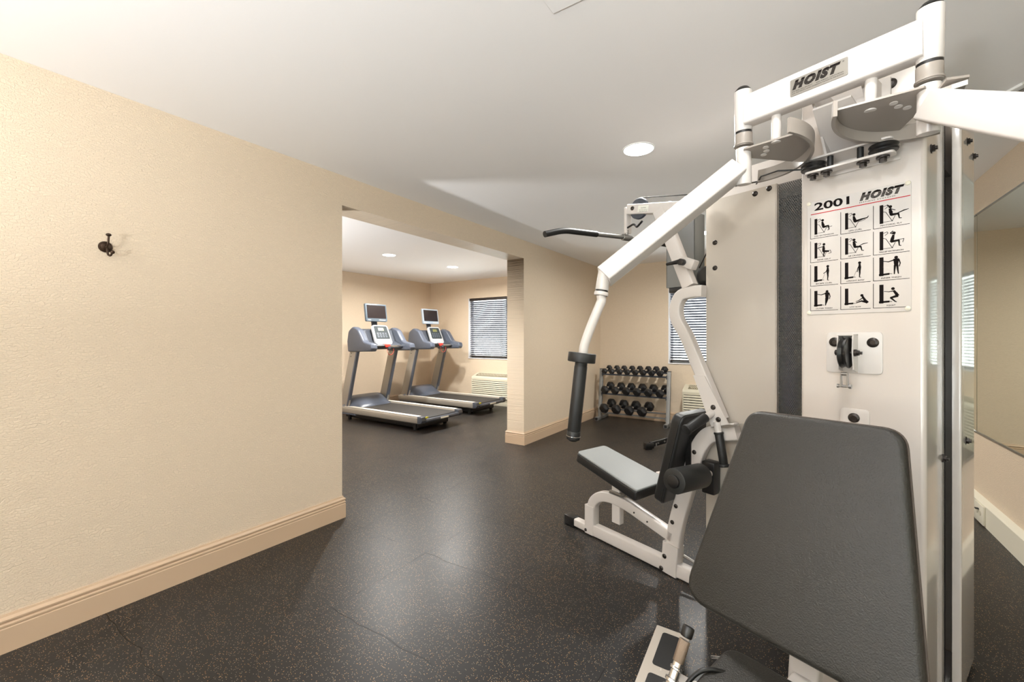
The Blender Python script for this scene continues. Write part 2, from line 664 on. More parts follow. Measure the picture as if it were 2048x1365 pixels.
def struct(o, label=None):
    o['kind'] = 'structure'
    if label:
        o['label'] = label
    return o


def copy_tree(o, parent=None):
    c = o.copy()
    COL.objects.link(c)
    c.parent = parent
    for ch in [x for x in list(bpy.data.objects) if x.parent == o]:
        copy_tree(ch, c)
    return c


def text_bm(s, size, shear=0.0, bold=0.0, width=None, depth=0.0, align='LEFT', space=1.0):
    """lettering as a bmesh in the XY plane, first corner at the origin"""
    cu = bpy.data.curves.new('t', 'FONT')
    cu.body = s
    cu.size = size
    cu.shear = shear
    cu.offset = bold
    cu.align_x = align
    cu.space_character = space
    cu.resolution_u = 3
    ob = bpy.data.objects.new('t', cu)
    COL.objects.link(ob)
    dg = bpy.context.evaluated_depsgraph_get()
    me = bpy.data.meshes.new_from_object(ob.evaluated_get(dg))
    bm = bmesh.new()
    bm.from_mesh(me)
    bpy.data.meshes.remove(me)
    bpy.data.objects.remove(ob)
    bpy.data.curves.remove(cu)
    if width and bm.verts:
        x0 = min(v.co.x for v in bm.verts)
        x1 = max(v.co.x for v in bm.verts)
        k = width / max(1e-6, (x1 - x0))
        for v in bm.verts:
            v.co.x = (v.co.x - x0) * k
    return bm


def slice_lines(bm, ys, w_):
    """cut thin horizontal gaps out of flat lettering"""
    for y in ys:
        for yy in (y - w_ / 2, y + w_ / 2):
            bmesh.ops.bisect_plane(bm, geom=bm.verts[:] + bm.edges[:] + bm.faces[:], plane_co=(0, yy, 0), plane_no=(0, 1, 0))
        kill = [f for f in bm.faces if y - w_ / 2 < f.calc_center_median().y < y + w_ / 2]
        bmesh.ops.delete(bm, geom=kill, context='FACES')
    return bm


def put(mb, bm2, fn):
    for v in bm2.verts:
        v.co = fn(v.co.x, v.co.y)
    mb.merge(bm2)


def hoist_logo(mb, fn, width, height):
    bm2 = text_bm('HOIST', 1.0, shear=0.32, bold=0.085, space=1.22)
    x0 = min(v.co.x for v in bm2.verts)
    x1 = max(v.co.x for v in bm2.verts)
    y0 = min(v.co.y for v in bm2.verts)
    y1 = max(v.co.y for v in bm2.verts)
    for v in bm2.verts:
        v.co.x = (v.co.x - x0) / (x1 - x0) * width
        v.co.y = (v.co.y - y0) / (y1 - y0) * height
    # long bar of the T
    slice_lines(bm2, [height * k for k in (0.14, 0.28, 0.42, 0.56, 0.70)], height * 0.022)
    put(mb, bm2, fn)


# ================================================================== ROOM SHELL
mb = MB().bb((XF - .3, YN - .3, -.12), (XR + .3, YF + .3, 0))
struct(mb.build('floor', M_FLOOR), 'dark speckled rubber tile floor')
mb = MB().bb((XF - .3, YN - .3, H), (XR + .3, YF + .3, H + .12))
struct(mb.build('ceiling', M_CEIL), 'flat off-white ceiling')

mb = MB()
mb.bb((XL - WT, YN, 0), (XL, OP0, H))
mb.bb((XL - WT, OP1, 0), (XL, YF, H))
mb.bb((XL - WT, OP0, OPH), (XL, OP1, H))
bmesh.ops.remove_doubles(mb.bm, verts=mb.bm.verts[:], dist=1e-4)
struct(mb.build('wall_left', M_WY), 'cream textured wall with a wide opening to the treadmill room')
struct(MB().bb((XR, YN, 0), (XR + .2, YF, H)).build('wall_right', M_WY), 'cream wall behind the mirror')
struct(MB().bb((XF - .2, YN, 0), (XF, YF, H)).build('wall_treadmill_side', M_WY), 'cream wall behind the treadmills')

mb = MB()
xs = [XF - .2, WIN[1][0], WIN[1][1], WIN[0][0], WIN[0][1], XR + .2]
mb.bb((xs[0], YF, 0), (xs[1], YF + .2, H))
mb.bb((xs[2], YF, 0), (xs[3], YF + .2, H))
mb.bb((xs[4], YF, 0), (xs[5], YF + .2, H))
for (a, b, c, d) in WIN:
    mb.bb((a, YF, 0), (b, YF + .2, c))
    mb.bb((a, YF, d), (b, YF + .2, H))
bmesh.ops.remove_doubles(mb.bm, verts=mb.bm.verts[:], dist=1e-4)
struct(mb.build('wall_back', M_WX), 'cream window wall at the far end of both rooms')
mb = MB()
mb.bb((XF - .2, YN - .2, 0), (FILL_WIN[0], YN, H))
mb.bb((FILL_WIN[1], YN - .2, 0), (XR + .2, YN, H))
for W_ in (FILL_WIN,):
    mb.bb((W_[0], YN - .2, 0), (W_[1], YN, W_[2]))
    mb.bb((W_[0], YN - .2, W_[3]), (W_[1], YN, H))
struct(mb.build('wall_front', M_WX), 'cream wall behind the camera')

# baseboards: moulded profile (offset from wall, height)
BP = [(0, 0), (.018, 0), (.018, .098), (.0145, .101), (.0145, .106), (.018, .108), (.018, .114), (.013, .118), (.013, .122),
      (.017, .127), (.018, .134), (.014, .140), (.008, .144), (.006, .152), (0, .152)]


def baseboard(name, path, inward_left=True):
    """path on the floor; the profile grows to the left of travel"""
    P = [Vector((x, y, 0)) for x, y in path]
    prof = [(-a if not inward_left else a, b) for a, b in BP]
    # side = up x tangent points left of travel
    m = MB()
    m.sweep(P, prof, up=(0, 0, 1))
    return struct(m.build(name, M_BASE, ang=30), 'tan moulded baseboard')


# up x tangent for travel along +Y is -X, so travel along -Y to grow towards +X
baseboard('baseboard_left', [(XL - WT, OP0), (XL, OP0), (XL, YN)][::1])
baseboard('baseboard_pier', [(XL, YF), (XL, OP1), (XL - WT, OP1), (XL - WT, YF)])
baseboard('baseboard_back', [(XR, YF), (XL, YF)])
baseboard('baseboard_treadmill_back', [(XL - WT, YF), (XF, YF), (XF, YN)])

# raceway along the mirror wall
m = MB()
m.prism([(0, 0), (.04, 0), (.04, .140), (.034, .147), (0, .158)], lambda u, v, w_: Vector((XR - u, YN + w_, v)), YF - YN)
struct(m.build('trim_1', M_RACE), 'cream wire raceway along the mirror wall floor')

# windows
for i, (a, b, c, d) in enumerate(WIN):
    m = MB()
    f = .045
    y0, y1 = YF + .09, YF + .15
    m.bb((a, y0, c), (a + f, y1, d), .004)
    m.bb((b - f, y0, c), (b, y1, d), .004)
    m.bb((a, y0, c), (b, y1, c + f), .004)
    m.bb((a, y0, d - f), (b, y1, d), .004)
    m.bb(((a + b) / 2 - .02, y0, c), ((a + b) / 2 + .02, y1, d), .004)
    wf = struct(m.build('window_%d' % (i + 1), M_FRAME), 'white framed window in the far wall')
    MB().bb((a + f, y0 + .028, c + f), (b - f, y0 + .032, d - f)).build('glass', M_GLASS, wf)
    m = MB().bb((a, YF - .012, c - .018), (b, YF + .1, c), .003)
    m.bb((a, YF - .002, c), (a + .012, YF + .1, d))
    m.build('sill', M_FRAME, wf)
for k_, W_ in enumerate((FILL_WIN,)):
    a, b, c, d = W_
    m = MB()
    y0, y1 = YN - .15, YN - .09
    xm = (a + b) / 2
    for lo, hi in (((a, c), (a + .05, d)), ((b - .05, c), (b, d)), ((a, c), (b, c + .05)), ((a, d - .05), (b, d)), ((xm - .03, c), (xm + .03, d))):
        m.bb((lo[0], y0, lo[1]), (hi[0], y1, hi[1]), .004)
    wf = struct(m.build('window_%d' % (3 + k_), M_FRAME), 'unseen glazing added behind the camera as fill light')
    MB().bb((a + .05, y0 + .028, c + .05), (b - .05, y0 + .032, d - .05)).build('glass', M_GLASS, wf)

# blinds
for i, (a, b, c, d) in enumerate(WIN):
    t = empty('window_blind', ((a + b) / 2, YF + .04, d), 0,
              ['dark-railed venetian blind in the window behind the dumbbells and gym tower', 'dark-railed venetian blind in the treadmill room window'][i], 'window blind', 'venetian blinds')
    hw = (b - a) / 2 - .02
    MB().bb((-hw, -.03, -.052), (hw, .025, -.004), .003).build('head_rail', M_DRAIL, t)
    m = MB()
    z = -.085
    k = 0
    ang = math.radians(-33)
    while z > -(d - c) + .06:
        m.box((0, 0, z), (2 * hw - .01, .046, .0022), Matrix.Rotation(ang, 3, 'X'))
        z -= .0385
        k += 1
    m.build('slats', M_SLAT, t)
    MB().bb((-hw + .005, -.02, -(d - c) + .022), (hw - .005, .02, -(d - c) + .044), .004).build('bottom_rail', M_DRAIL, t)
    for fx in (-.84, -.1, .8):
        m = MB()
        for yy in (-.024, .024):
            m.cyl((fx * hw, yy, -.05), (fx * hw, yy, -(d - c) + .03), .0018, n=6)
        zz = -.085
        while zz > -(d - c) + .06:
            m.bb((fx * hw - .006, -.024, zz - .004), (fx * hw + .006, .024, zz - .001))
            zz -= .0385
        m.build('ladder_cord', M_DRAIL, t)
    m = MB().cyl((-hw + .05, -.035, -.05), (-hw + .052, -.037, -.38), .004, n=8)
    m.build('tilt_wand', M_DRAIL, t)

# sign outside, seen past the treadmill window's blind
m = MB().bb((-4.72, YF + .9, 1.05), (-4.30, YF + .94, 1.72), .01)
m.bb((-4.54, YF + .905, -.1), (-4.48, YF + .935, 1.06), .004)
tag(m.build('outdoor_board', M_GREEN), 'dark green upright board outside, seen through the treadmill room blind', 'board')

# mirrors on the right wall
for k, (ya, yb, lab) in enumerate([(-1.6, 4.448, 'long frameless wall mirror, the near panel reflecting cream wall'),
                                   (4.456, 6.2, 'far mirror panel beyond the joint, mostly hidden by the gym tower')]):
    t = empty('wall_mirror', (XR, (ya + yb) / 2, .589), 0, lab, 'mirror', 'wall mirrors')
    hl = (yb - ya) / 2
    MB().bb((-.008, -hl, .012), (-.001, hl, 1.586), .001, 1).build('mirror_glass', M_MIRROR, t)
    MB().bb((-.013, -hl, 0), (0, hl, .014), .002, 1).build('bottom_channel', M_MEDGE, t)
    MB().bb((-.013, -hl, 1.583), (0, hl, 1.595), .002, 1).build('top_channel', M_MEDGE, t)

# outlet on the raceway
t = empty('power_outlet', (XR - .04, 4.245, .008), 0, 'cream power outlet box on the raceway below the mirror', 'outlet')
MB().bb((-.012, -.085, 0), (0, .085, .128), .003).build('cover_plate', M_RACE, t)
for yy in (-.03, .03):
    MB().cyl((-.0125, yy, .07), (-.0145, yy, .07), .017, n=20).build('socket', M_AC, t)
MB().bb((-.03, -.012, .088), (-.012, .012, .096), .002).build('plug', M_BLACK, t)

# ------------------------------------------------------------------ downlights
labs = ['recessed ceiling downlight at the far end of the main room, beside the gym tower',
        'recessed ceiling downlight in the middle of the main room ceiling, the largest in view',
        'recessed ceiling downlight above the white crossbeam',
        'recessed ceiling downlight behind the camera',
        'left of the two downlights in the treadmill room',
        'right of the two downlights in the treadmill room, nearer its window',
        'recessed downlight at the near end of the treadmill room']
for k, (x, y) in enumerate(LAMPS):
    t = empty('ceiling_downlight', (x, y, H), 0, labs[k], 'ceiling light', 'recessed downlights')
    m = MB()
    m.lathe([(.088, 0), (.097, 0), (.097, -.003), (.094, -.005), (.088, -.005), (.088, 0)], (0, 0, 0), None, 40, False)
    m.build('trim_ring', M_TRIMW, t)
    MB().lathe([(.001, -.0045), (.0875, -.0045), (.0875, -.001), (.001, -.001)], (0, 0, 0), None, 40).build('diffuser', M_LAMP, t)
    l = area_light('downlight_lamp', (x, y, H - .012), (0, 0, 0), .15, .15, LAMP_W[k], (1, .975, .93), shape='DISK')
    l.data.spread = math.radians(170)

for k, (x, y, z_, w_) in enumerate(FILL_UPLIGHTS):  # bowls and stands made up for the added ceiling fill
    t = empty('fill_uplighter', (x, y, 0), 0, ['added white bowl uplighter, unseen fill light behind the camera', 'added white bowl uplighter, unseen fill light at the near end of the treadmill room'][k], 'floor lamp', 'added fill uplighters')
    MB().lathe([(.02, -.04), (.12, -.03), (.20, .02), (.24, .09), (.236, .09), (.195, .025), (.12, -.022), (.02, -.03)], (0, 0, z_), None, 40, False).build('bowl', M_TRIMW, t)
    MB().cyl((0, 0, .02), (0, 0, z_ - .03), .012, n=16).build('pole', M_STEEL, t)
    MB().cyl((0, 0, 0), (0, 0, .025), .15, n=36, bev=.006).build('base', M_STEEL, t)

# ceiling access panel
m = MB().bb((-.718, .86, H - .004), (-.26, 1.347, H), .002, 1)
tag(m.build('access_panel', M_CEIL), 'square off-white access panel flush in the ceiling at the top edge', 'ceiling panel')

# ceiling vent at the right edge
t = empty('ceiling_vent', (1.02, 2.98, H), math.radians(-62), 'grey slatted ceiling vent at the right edge above the gym arm', 'vent')
m = MB()
for lo, hi in (((-.16, -.16), (.16, -.14)), ((-.16, .14), (.16, .16)), ((-.16, -.16), (-.14, .16)), ((.14, -.16), (.16, .16))):
    pass
t.location = (0.93, 3.06, H)
t.rotation_euler = (0, 0, math.radians(-60.6))
m = MB()
m.bb((-.15, -.15, -.012), (.15, -.115, 0), .002, 1)
m.bb((-.15, .115, -.012), (.15, .15, 0), .002, 1)
m.bb((-.15, -.15, -.012), (-.115, .15, 0), .002, 1)
m.bb((.115, -.15, -.012), (.15, .15, 0), .002, 1)
m.build('frame', M_TRIMW, t)
m = MB()
for k in range(9):
    m.box((0, -.10 + k * .025, -.008), (.23, .02, .0015), Matrix.Rotation(math.radians(35), 3, 'X'))
m.build('slats', M_GREY, t)

# ------------------------------------------------------------------ wall hook
t = empty('coat_hook', (XL, .612, 1.708), 0, 'dark bronze coat hook on the left cream wall', 'hook')
q = Matrix.Rotation(math.pi / 2, 3, 'Y')
MB().lathe([(.001, 0), (.026, 0), (.026, .003), (.024, .006), (.02, .007), (.0185, .010), (.011, .013), (.001, .014)], (0, 0, 0), q, 36).build('back_plate', M_BRONZE, t)
p = smooth_path([(.01, 0, 0), (.034, 0, -.004), (.045, 0, .012), (.05, 0, .045)], .015)
m = MB().tube(p, .0042, 12)
m.sphere((.05, 0, .05), .0105, 20, (1, 1, .72))
m.build('upper_prong', M_BRONZE, t)
p = smooth_path([(.012, 0, -.004), (.022, .001, -.014), (.028, .003, -.040), (.042, .008, -.046), (.050, .012, -.032)], .015)
m = MB().tube(p, .0042, 12)
m.sphere((.052, .013, -.028), .0085, 20)
m.build('lower_prong', M_BRONZE, t)


# ================================================================== MULTI GYM
GA = math.atan2(-0.336, 0.942)
GO = Vector((0.18, 1.887, 0))
gym = empty('multi_gym', GO, GA, 'large white multi-station gym with weight tower, black pads and swing arms', 'exercise machine')


def g2w(s, r, z):
    c, s_ = math.cos(GA), math.sin(GA)
    return (GO.x + s * c - r * s_, GO.y + s * s_ + r * c, z)


def bolts(parent, pts, n=(0, -1, 0), r=.0135, name='bolt'):
    n = Vector(n).normalized()
    q = n.to_track_quat('Z', 'Y').to_matrix()
    for p_ in pts:
        m = MB().lathe([(r, 0), (r, .002), (r * .8, .005), (r * .5, .006), (r * .45, .004), (.0005, .004)], p_, q, 20)
        m.build(name, M_BOLT, parent)


def hexbolt(parent, p0, n, r=.011, L=.016):
    n = Vector(n).normalized()
    p0 = Vector(p0)
    m = MB().cyl(p0, p0 + n * .003, r * 1.35, n=20)
    m.cyl(p0 + n * .003, p0 + n * .010, r, n=6)
    m.cyl(p0 + n * .010, p0 + n * L, r * .55, n=12)
    m.build('bolt', M_BOLT, parent)


TOP = 2.165
# front channel (rounded vertical bends)
m = MB()
W2, D = .1725, .285
outer = []
R = .014
for k in range(7):
    a = math.radians(180 + 90 * k / 6)
    outer.append((-W2 + R + R * math.cos(a), R + R * math.sin(a)))
for k in range(7):
    a = math.radians(270 + 90 * k / 6)
    outer.append((W2 - R + R * math.cos(a), R + R * math.sin(a)))
outer = [(-W2, D)] + outer + [(W2, D)]
inner = [(x * (1 - .004 / W2), y + .004 if y < D - .001 else y) for x, y in reversed(outer)]
m.prism(outer + inner, lambda u, v, w_: Vector((u, v, .02 + w_)), TOP - .02)
fp = m.build('front_panel', M_PANEL, gym, label='tall white front channel of the tower')
MB().bb((-W2 - .002, -.004, 0), (W2 + .002, D + .3, .03), .004).build('tower_foot', M_WHITE, gym)
hexbolt(fp, (W2, .069, 1.893), (1, 0, 0))
hexbolt(fp, (W2, .262, .862), (1, 0, 0))
bolts(fp, [(-.095, 0, 2.053), (.087, 0, 2.119)], r=.017)

# rear channel on the right
m = MB()
x0, x1, y0, y1 = .186, .2095, .335, .625
m.prism(round_poly([(x0, y0), (x1, y0), (x1, y1), (x0, y1)], [0, .006, 0, 0]), lambda u, v, w_: Vector((u, v, .02 + w_)), 2.10)
rc = m.build('rear_channel', M_PANEL, gym, label='glossy rear channel beside the dark gap')
for p_ in ((.2075, .46, 2.01), (.2075, .60, 1.99), (.2075, .43, .906)):
    hexbolt(rc, p_, (1, 0, 0))
# dark ribbed guard in the gap
m = MB()
m.bb((-.14, .292, .03), (.168, .34, 2.12))
m.build('inner_guard', M_BLACK, gym)
m = MB()
z = .06
while z < 2.08:
    m.bb((.168, .290, z), (.1715, .300, z + .004))
    z += .009
m.build('ribbed_guard', M_SHROUD, gym)

# perforated shroud, side plate and the housing behind
MB().bb((-.368, .306, .04), (-.150, .309, 1.984)).build('mesh_shroud', M_MESH, gym, label='dark perforated steel screen')
m = MB()
m.bb((-.70, .285, .02), (-.366, .299, 1.985), .003)
m.bb((-.372, .285, .02), (-.366, .318, 1.985), .001, 1)
sp = m.build('side_plate', M_PLATE, gym, label='flat beige-white cover plate')
bolts(sp, [(-.459, .285, 1.962), (-.398, .285, 1.970), (-.652, .285, 1.766), (-.652, .285, 1.637)], r=.0125)
m = MB()
m.bb((-.69, .345, 1.93), (.15, .60, 2.125), .004)
m.build('upper_housing', M_WHITE, gym)
m = MB()
m.bb((-.69, .60, .02), (.205, .615, 2.12), .002)
m.bb((-.695, .32, .02), (-.685, .61, 2.0), .002)
m.build('back_plate', M_PLATE, gym)
# weight stack visible through the holes
m = MB()
for k in range(16):
    m.bb((-.33, .37, .12 + k * .047), (-.15, .53, .12 + k * .047 + .043), .004, 1)
m.build('weight_stack', M_HEX, gym)
m = MB()
for x in (-.30, -.18):
    m.cyl((x, .45, .03), (x, .45, 1.94), .010, n=16)
m.build('guide_rods', M_CHROME, gym)

# cable pulleys under the beam: bracket, wheels, washers
m = MB()
m.prism(round_poly([(-.128, -.105), (.112, -.105), (.112, -.004), (-.128, -.004)], [.02, .02, 0, 0]), lambda u, v, w_: Vector((u, v, 1.906 + w_)), .006)
m.bb((-.128, -.006, 1.862), (.112, 0, 1.912), .001, 1)
m.prism(round_poly([(-.122, -.118), (.118, -.118), (.118, -.07), (-.122, -.07)], .014), lambda u, v, w_: Vector((u, v, 1.856 + w_)), .007)
pb = m.build('pulley_bracket', M_WHITE, gym)
for cx in (-.102, .088):
    m = MB().lathe([(.010, 0), (.036, 0), (.038, .004), (.034, .011), (.038, .018), (.036, .022), (.010, .022)], (cx, -.088, 1.872), None, 32)
    m.build('pulley', M_BLACK, pb)
for cx in (-.052, .030):
    MB().cyl((cx, -.090, 1.862), (cx, -.090, 1.905), .009, n=16).build('spacer', M_RUBBER, pb)
for cx in (-.102, -.062, .038, .088):
    m = MB().cyl((cx, -.094, 1.8555), (cx, -.094, 1.850), .017, n=24)
    m.cyl((cx, -.094, 1.850), (cx, -.094, 1.838), .010, n=6)
    m.build('washer_bolt', M_BOLT, pb)
# cable from the left pulley
MB().tube([(-.135, -.095, 1.884), (-.20, -.13, 1.892), (-.27, -.10, 1.90), (-.33, .0, 1.91)], .003, 8).build('upper_cable', M_BLACK, gym)

# triangular struts from panel to beam
m = MB()
m.prism([(-.085, 2.10), (.02, 1.925), (.055, 1.925), (.055, 2.10)], lambda u, v, w_: Vector((u * 1.0, -.02 - w_, v)), .006)
m.prism([(-.26, 2.125), (-.004, 2.125), (-.004, 1.92), (-.07, 1.90)], lambda u, v, w_: Vector((-.07 + w_, u, v)), .007)
m.prism([(-.26, 2.125), (-.004, 2.125), (-.004, 1.92), (-.07, 1.90)], lambda u, v, w_: Vector((.06 + w_, u, v)), .007)
m.prism([(-.077, -.005), (.067, -.005), (.067, -.07), (.045, -.24), (-.055, -.24), (-.077, -.07)], lambda u, v, w_: Vector((u, v, 1.916 + (-v - .005) * .42 + w_)), .006)
m.bb((-.10, -.012, 1.915), (.09, 0, 2.14), .003)
m.build('beam_bracket', M_WHITE, gym)

# crossbeam with nameplate
PL, PR = Vector((-.258, -.272, 0)), Vector((.222, -.272, 0))


def pv(side, z):
    """point on a tilted pivot axis at height z"""
    if side < 0:
        k = (2.165 - z) / .33
        return Vector((-.258 - .012 * k, -.272 + .035 * k, z))
    k = (2.17 - z) / .33
    return Vector((.224 - .010 * k, -.272 + .035 * k, z))


m = MB()
m.rtube([(-.245, -.270, 2.082), (.212, -.270, 2.082)], .054, .100, (0, 0, 1), .008)
beam = m.build('crossbeam', M_WHITE, gym)
y = -.2985
m = MB().prism(round_poly([(-.098, 2.057), (.053, 2.057), (.053, 2.110), (-.098, 2.110)], .004), lambda u, v, w_: Vector((u, y - w_, v)), .0012)
m.build('nameplate', M_NAMEP, beam, label='grey nameplate with black lettering')
m = MB()
hoist_logo(m, lambda u, v: Vector((-.092 + u, y - .0016, 2.0755 + v)), .128, .029)
for j, (tx, sz, yy) in enumerate([('FITNESS EQUIPMENT  -  SAN DIEGO, CALIFORNIA', .0052, 2.0685), ('U.S. PATENTS AND FOREIGN PATENTS PENDING', .0046, 2.0625)]):
    put(m, text_bm(tx, sz, width=.135), lambda u, v: Vector((-.092 + u, y - .0016, yy + v)))
put(m, text_bm('®', .006), lambda u, v: Vector((.040 + u, y - .0016, 2.099 + v)))
m.build('nameplate_lettering', M_PRINT, beam)

for side in (-1, 1):
    a = pv(side, 2.165)
    ax = (pv(side, 1.835) - pv(side, 2.165)).normalized()
    A = lambda z: pv(side, z)
    MB().cyl(A(2.160), A(2.022), .0285, n=40, bev=.003).build('pivot_sleeve', M_WHITE, gym)
    MB().lathe([(.001, .017), (.008, .017), (.018, .012), (.0255, .003), (.027, 0), (.001, 0)], A(2.159), None, 32).build('sleeve_cap', M_BLACK, gym)
    MB().cyl(A(2.022), A(2.015), .0275, n=40).build('bushing', M_BLACK, gym)
    m = MB().cyl(A(2.015), A(1.972), .0285, n=40, bev=.002)
    m.lathe([(.0285, 0), (.0315, .001), (.0315, .005), (.0285, .006)], A(1.972), None, 36)
    m.build('collar', M_CAM, gym)
    # stop pin hanging from the beam
    px = (-.153 if side < 0 else .098)
    MB().cyl((px, -.262, 2.045), (px - .004, -.255, 1.945), .0145, n=28, bev=.002).build('stop_pin', M_WHITE, gym)
    # cam: flat sector plate with holes, and its curved rim
    C0 = A(1.968)
    tl = Matrix.Rotation(math.radians(-5.5), 3, 'X')
    RR = .205
    if side < 0:
        a0, a1, b0, b1 = -3, 62, -28, 100
    else:
        a0, a1, b0, b1 = 118, 200, 92, 208
    pts = []
    hub = .03
    for k in range(9):
        t_ = math.radians(a1 + (a0 + 360 - a1 if False else 0) + 0)
    pl = [(hub * math.cos(math.radians(a0 - 60)), hub * math.sin(math.radians(a0 - 60)))]
    for k in range(15):
        t_ = math.radians(a0 + (a1 - a0) * k / 14)
        pl.append(((RR - .006) * math.cos(t_), (RR - .006) * math.sin(t_)))
    pl.append((hub * math.cos(math.radians(a1 + 60)), hub * math.sin(math.radians(a1 + 60))))
    cf = lambda u, v, w_: C0 + tl @ Vector((u, v, w_))
    m = MB()
    # plate cut into rings around three holes is kept simple: plate and pale hole discs set through it
    m.prism(pl, lambda u, v, w_: cf(u, v, w_ - .022), .006)
    camp = m.build('cam_plate', M_CAM, gym)
    m = MB()
    for k in range(3):
        t_ = math.radians((a0 + a1) / 2 + (-22 + 22 * k) * (1 if side < 0 else -1))
        cx, cy = .072 * math.cos(t_), .072 * math.sin(t_)
        m.cyl(cf(cx, cy, -.0235), cf(cx, cy, -.0145), .0095, n=20)
    m.build('cam_hole', M_WHITE, camp)
    m = MB()
    arc = []
    for k in range(33):
        t_ = math.radians(b0 + (b1 - b0) * k / 32)
        arc.append(cf(RR * math.cos(t_), RR * math.sin(t_), -.03))
    m.sweep(arc, [(-.005, -.024), (.005, -.024), (.005, .024), (-.005, .024)], up=tl @ Vector((0, 0, 1)))
    m.build('cam_rim', M_CAM, gym)
    # lower sleeve
    MB().cyl(A(1.966), A(1.838), .0245, n=40, bev=.003).build('arm_sleeve', M_WHITE, gym)

# left swing arm
a, b = Vector((-.285, -.256, 1.893)), Vector((-.577, -.640, 1.505))
d = (b - a).normalized()
upv = Vector((0, 0, 1)) - d * d.z
side_v = upv.normalized().cross(d)
m = MB().rtube([a, b], .066, .068, (-.30, .23, 1), .007)
sa = m.build('swing_arm', M_WHITE, gym, label='long white pec arm reaching left')
ax1, ax2 = Vector((-.5725, -.6365, 1.543)), Vector((-.5815, -.6475, 1.456))
MB().cyl(ax1, ax2, .0235, n=36, bev=.002).build('arm_end_sleeve', M_WHITE, sa)
dd = (ax1 - ax2).normalized()
MB().lathe([(.019, 0), (.018, .006), (.012, .013), (.001, .015)], ax1, dd.to_track_quat('Z', 'Y').to_matrix(), 28).build('sleeve_cap', M_BLACK, sa)
m = MB().cyl(ax2, ax2 - dd * .006, .0225, n=36)
m.build('bushing', M_BLACK, sa)
MB().cyl(ax2 - dd * .006, ax2 - dd * .020, .025, n=36, bev=.002).build('ring', M_WHITE, sa)
hp = smooth_path([ax2 - dd * .018, (-.5815, -.6475, 1.42), (-.592, -.663, 1.375), (-.607, -.682, 1.315), (-.621, -.700, 1.25), (-.6225, -.7025, 1.215)], .04)
MB().tube(hp, .0165, 24).build('forearm_tube', M_WHITE, sa)
gt, gb = Vector((-.6235, -.7045, 1.228)), Vector((-.645, -.732, .905))
gd = (gb - gt).normalized()
m = MB().cyl(gt, gt + gd * .034, .050, n=48, bev=.003)
m.build('hand_stop', M_RUBBER, sa, label='black disc above the grip')
m = MB().cyl(gt + gd * .030, gt + gd * .052, .0225, n=36)
m.cyl(gt + gd * .048, gt + gd * .285, .0235, n=36, bev=.002)
m.cyl(gt + gd * .285, gt + gd * .316, .0245, n=36, bev=.002)
m.lathe([(.021, 0), (.02, .005), (.014, .010), (.001, .012)], gt + gd * .312, gd.to_track_quat('Z', 'Y').to_matrix(), 30)
m.build('arm_grip', M_RUBBER, sa, label='long black rubber grip')
m = MB().lathe([(.0247, 0), (.0256, .0006), (.0256, .0014), (.0247, .002)], gt + gd * .303, gd.to_track_quat('Z', 'Y').to_matrix(), 36, False)
m.build('grip_ring', M_CHROME, sa)

# right swing arm, leaving the frame
a, b = Vector((.228, -.262, 1.900)), Vector((.515, -.80, 1.565))
m = MB().rtube([a, b], .055, .076, (.32, .17, 1), .007)
sb = m.build('swing_arm', M_WHITE, gym, label='white pec arm running out of the right edge')
e1, e2 = b + Vector((0, 0, .05)), b - Vector((0, 0, .05))
MB().cyl(e1, e2, .0235, n=32, bev=.002).build('arm_end_sleeve', M_WHITE, sb)
MB().cyl(e2, e2 - Vector((0, 0, .018)), .025, n=32, bev=.002).build('ring', M_WHITE, sb)
g0 = e2 - Vector((-.10, .10, .22))
MB().tube([e2, e2 - Vector((-.03, .03, .10)), g0], .0165, 20).build('forearm_tube', M_WHITE, sb)
MB().cyl(g0, g0 - Vector((0, 0, .034)), .05, n=40, bev=.003).build('hand_stop', M_RUBBER, sb)
MB().cyl(g0 - Vector((0, 0, .03)), g0 - Vector((0, 0, .33)), .0235, n=32, bev=.004).build('arm_grip', M_RUBBER, sb)
# grey corner plate behind the right pivot and small white gusset
m = MB().prism([(.215, -.235), (.262, -.33), (.298, -.303), (.275, -.21), (.22, -.16)], lambda u, v, w_: Vector((u, v, 1.928 + w_)), .006)
m.build('stop_plate', M_CAM, gym)
m = MB().prism([(.228, -.275), (.275, -.365), (.300, -.345), (.262, -.26)], lambda u, v, w_: Vector((u, v, 1.922 + (v + .275) * .40 + w_)), .012)
m.build('arm_gusset', M_WHITE, gym)

# mid pulley on the panel
m = MB().prism(round_poly([(-.089, 1.160), (.068, 1.160), (.068, 1.303), (-.089, 1.303)], .014), lambda u, v, w_: Vector((u, -w_, v)), .006, .0015)
mp = m.build('pulley_mount', M_WHITE, gym, label='white mounting plate with cable pulley')
bolts(mp, [(-.064, -.006, 1.268), (.043, -.006, 1.267)], r=.0165)
m = MB()
sideprof = [(-.004, 1.296), (-.055, 1.290), (-.060, 1.240), (-.050, 1.175), (-.004, 1.163)]
for x in (-.043, -.001):
    m.prism(sideprof, lambda u, v, w_: Vector((x + w_, u, v)), .0035)
m.bb((-.043, -.055, 1.290), (.0025, -.002, 1.2955), .001, 1)
m.build('pulley_yoke', M_WHITE, mp)
qx = Matrix.Rotation(math.pi / 2, 3, 'Y')
m = MB().lathe([(.008, -.012), (.050, -.012), (.053, -.009), (.047, 0), (.053, .009), (.050, .012), (.008, .012)], (-.0195, -.052, 1.232), qx, 48)
m.build('pulley_wheel', M_BLACK, mp)
m = MB().cyl((-.052, -.045, 1.232), (.010, -.045, 1.232), .006, n=16)
m.cyl((.0025, -.045, 1.232), (.009, -.045, 1.232), .012, n=20)
m.cyl((.009, -.045, 1.232), (.016, -.045, 1.232), .010, n=6)
m.cyl((.016, -.045, 1.232), (.024, -.045, 1.232), .005, n=12)
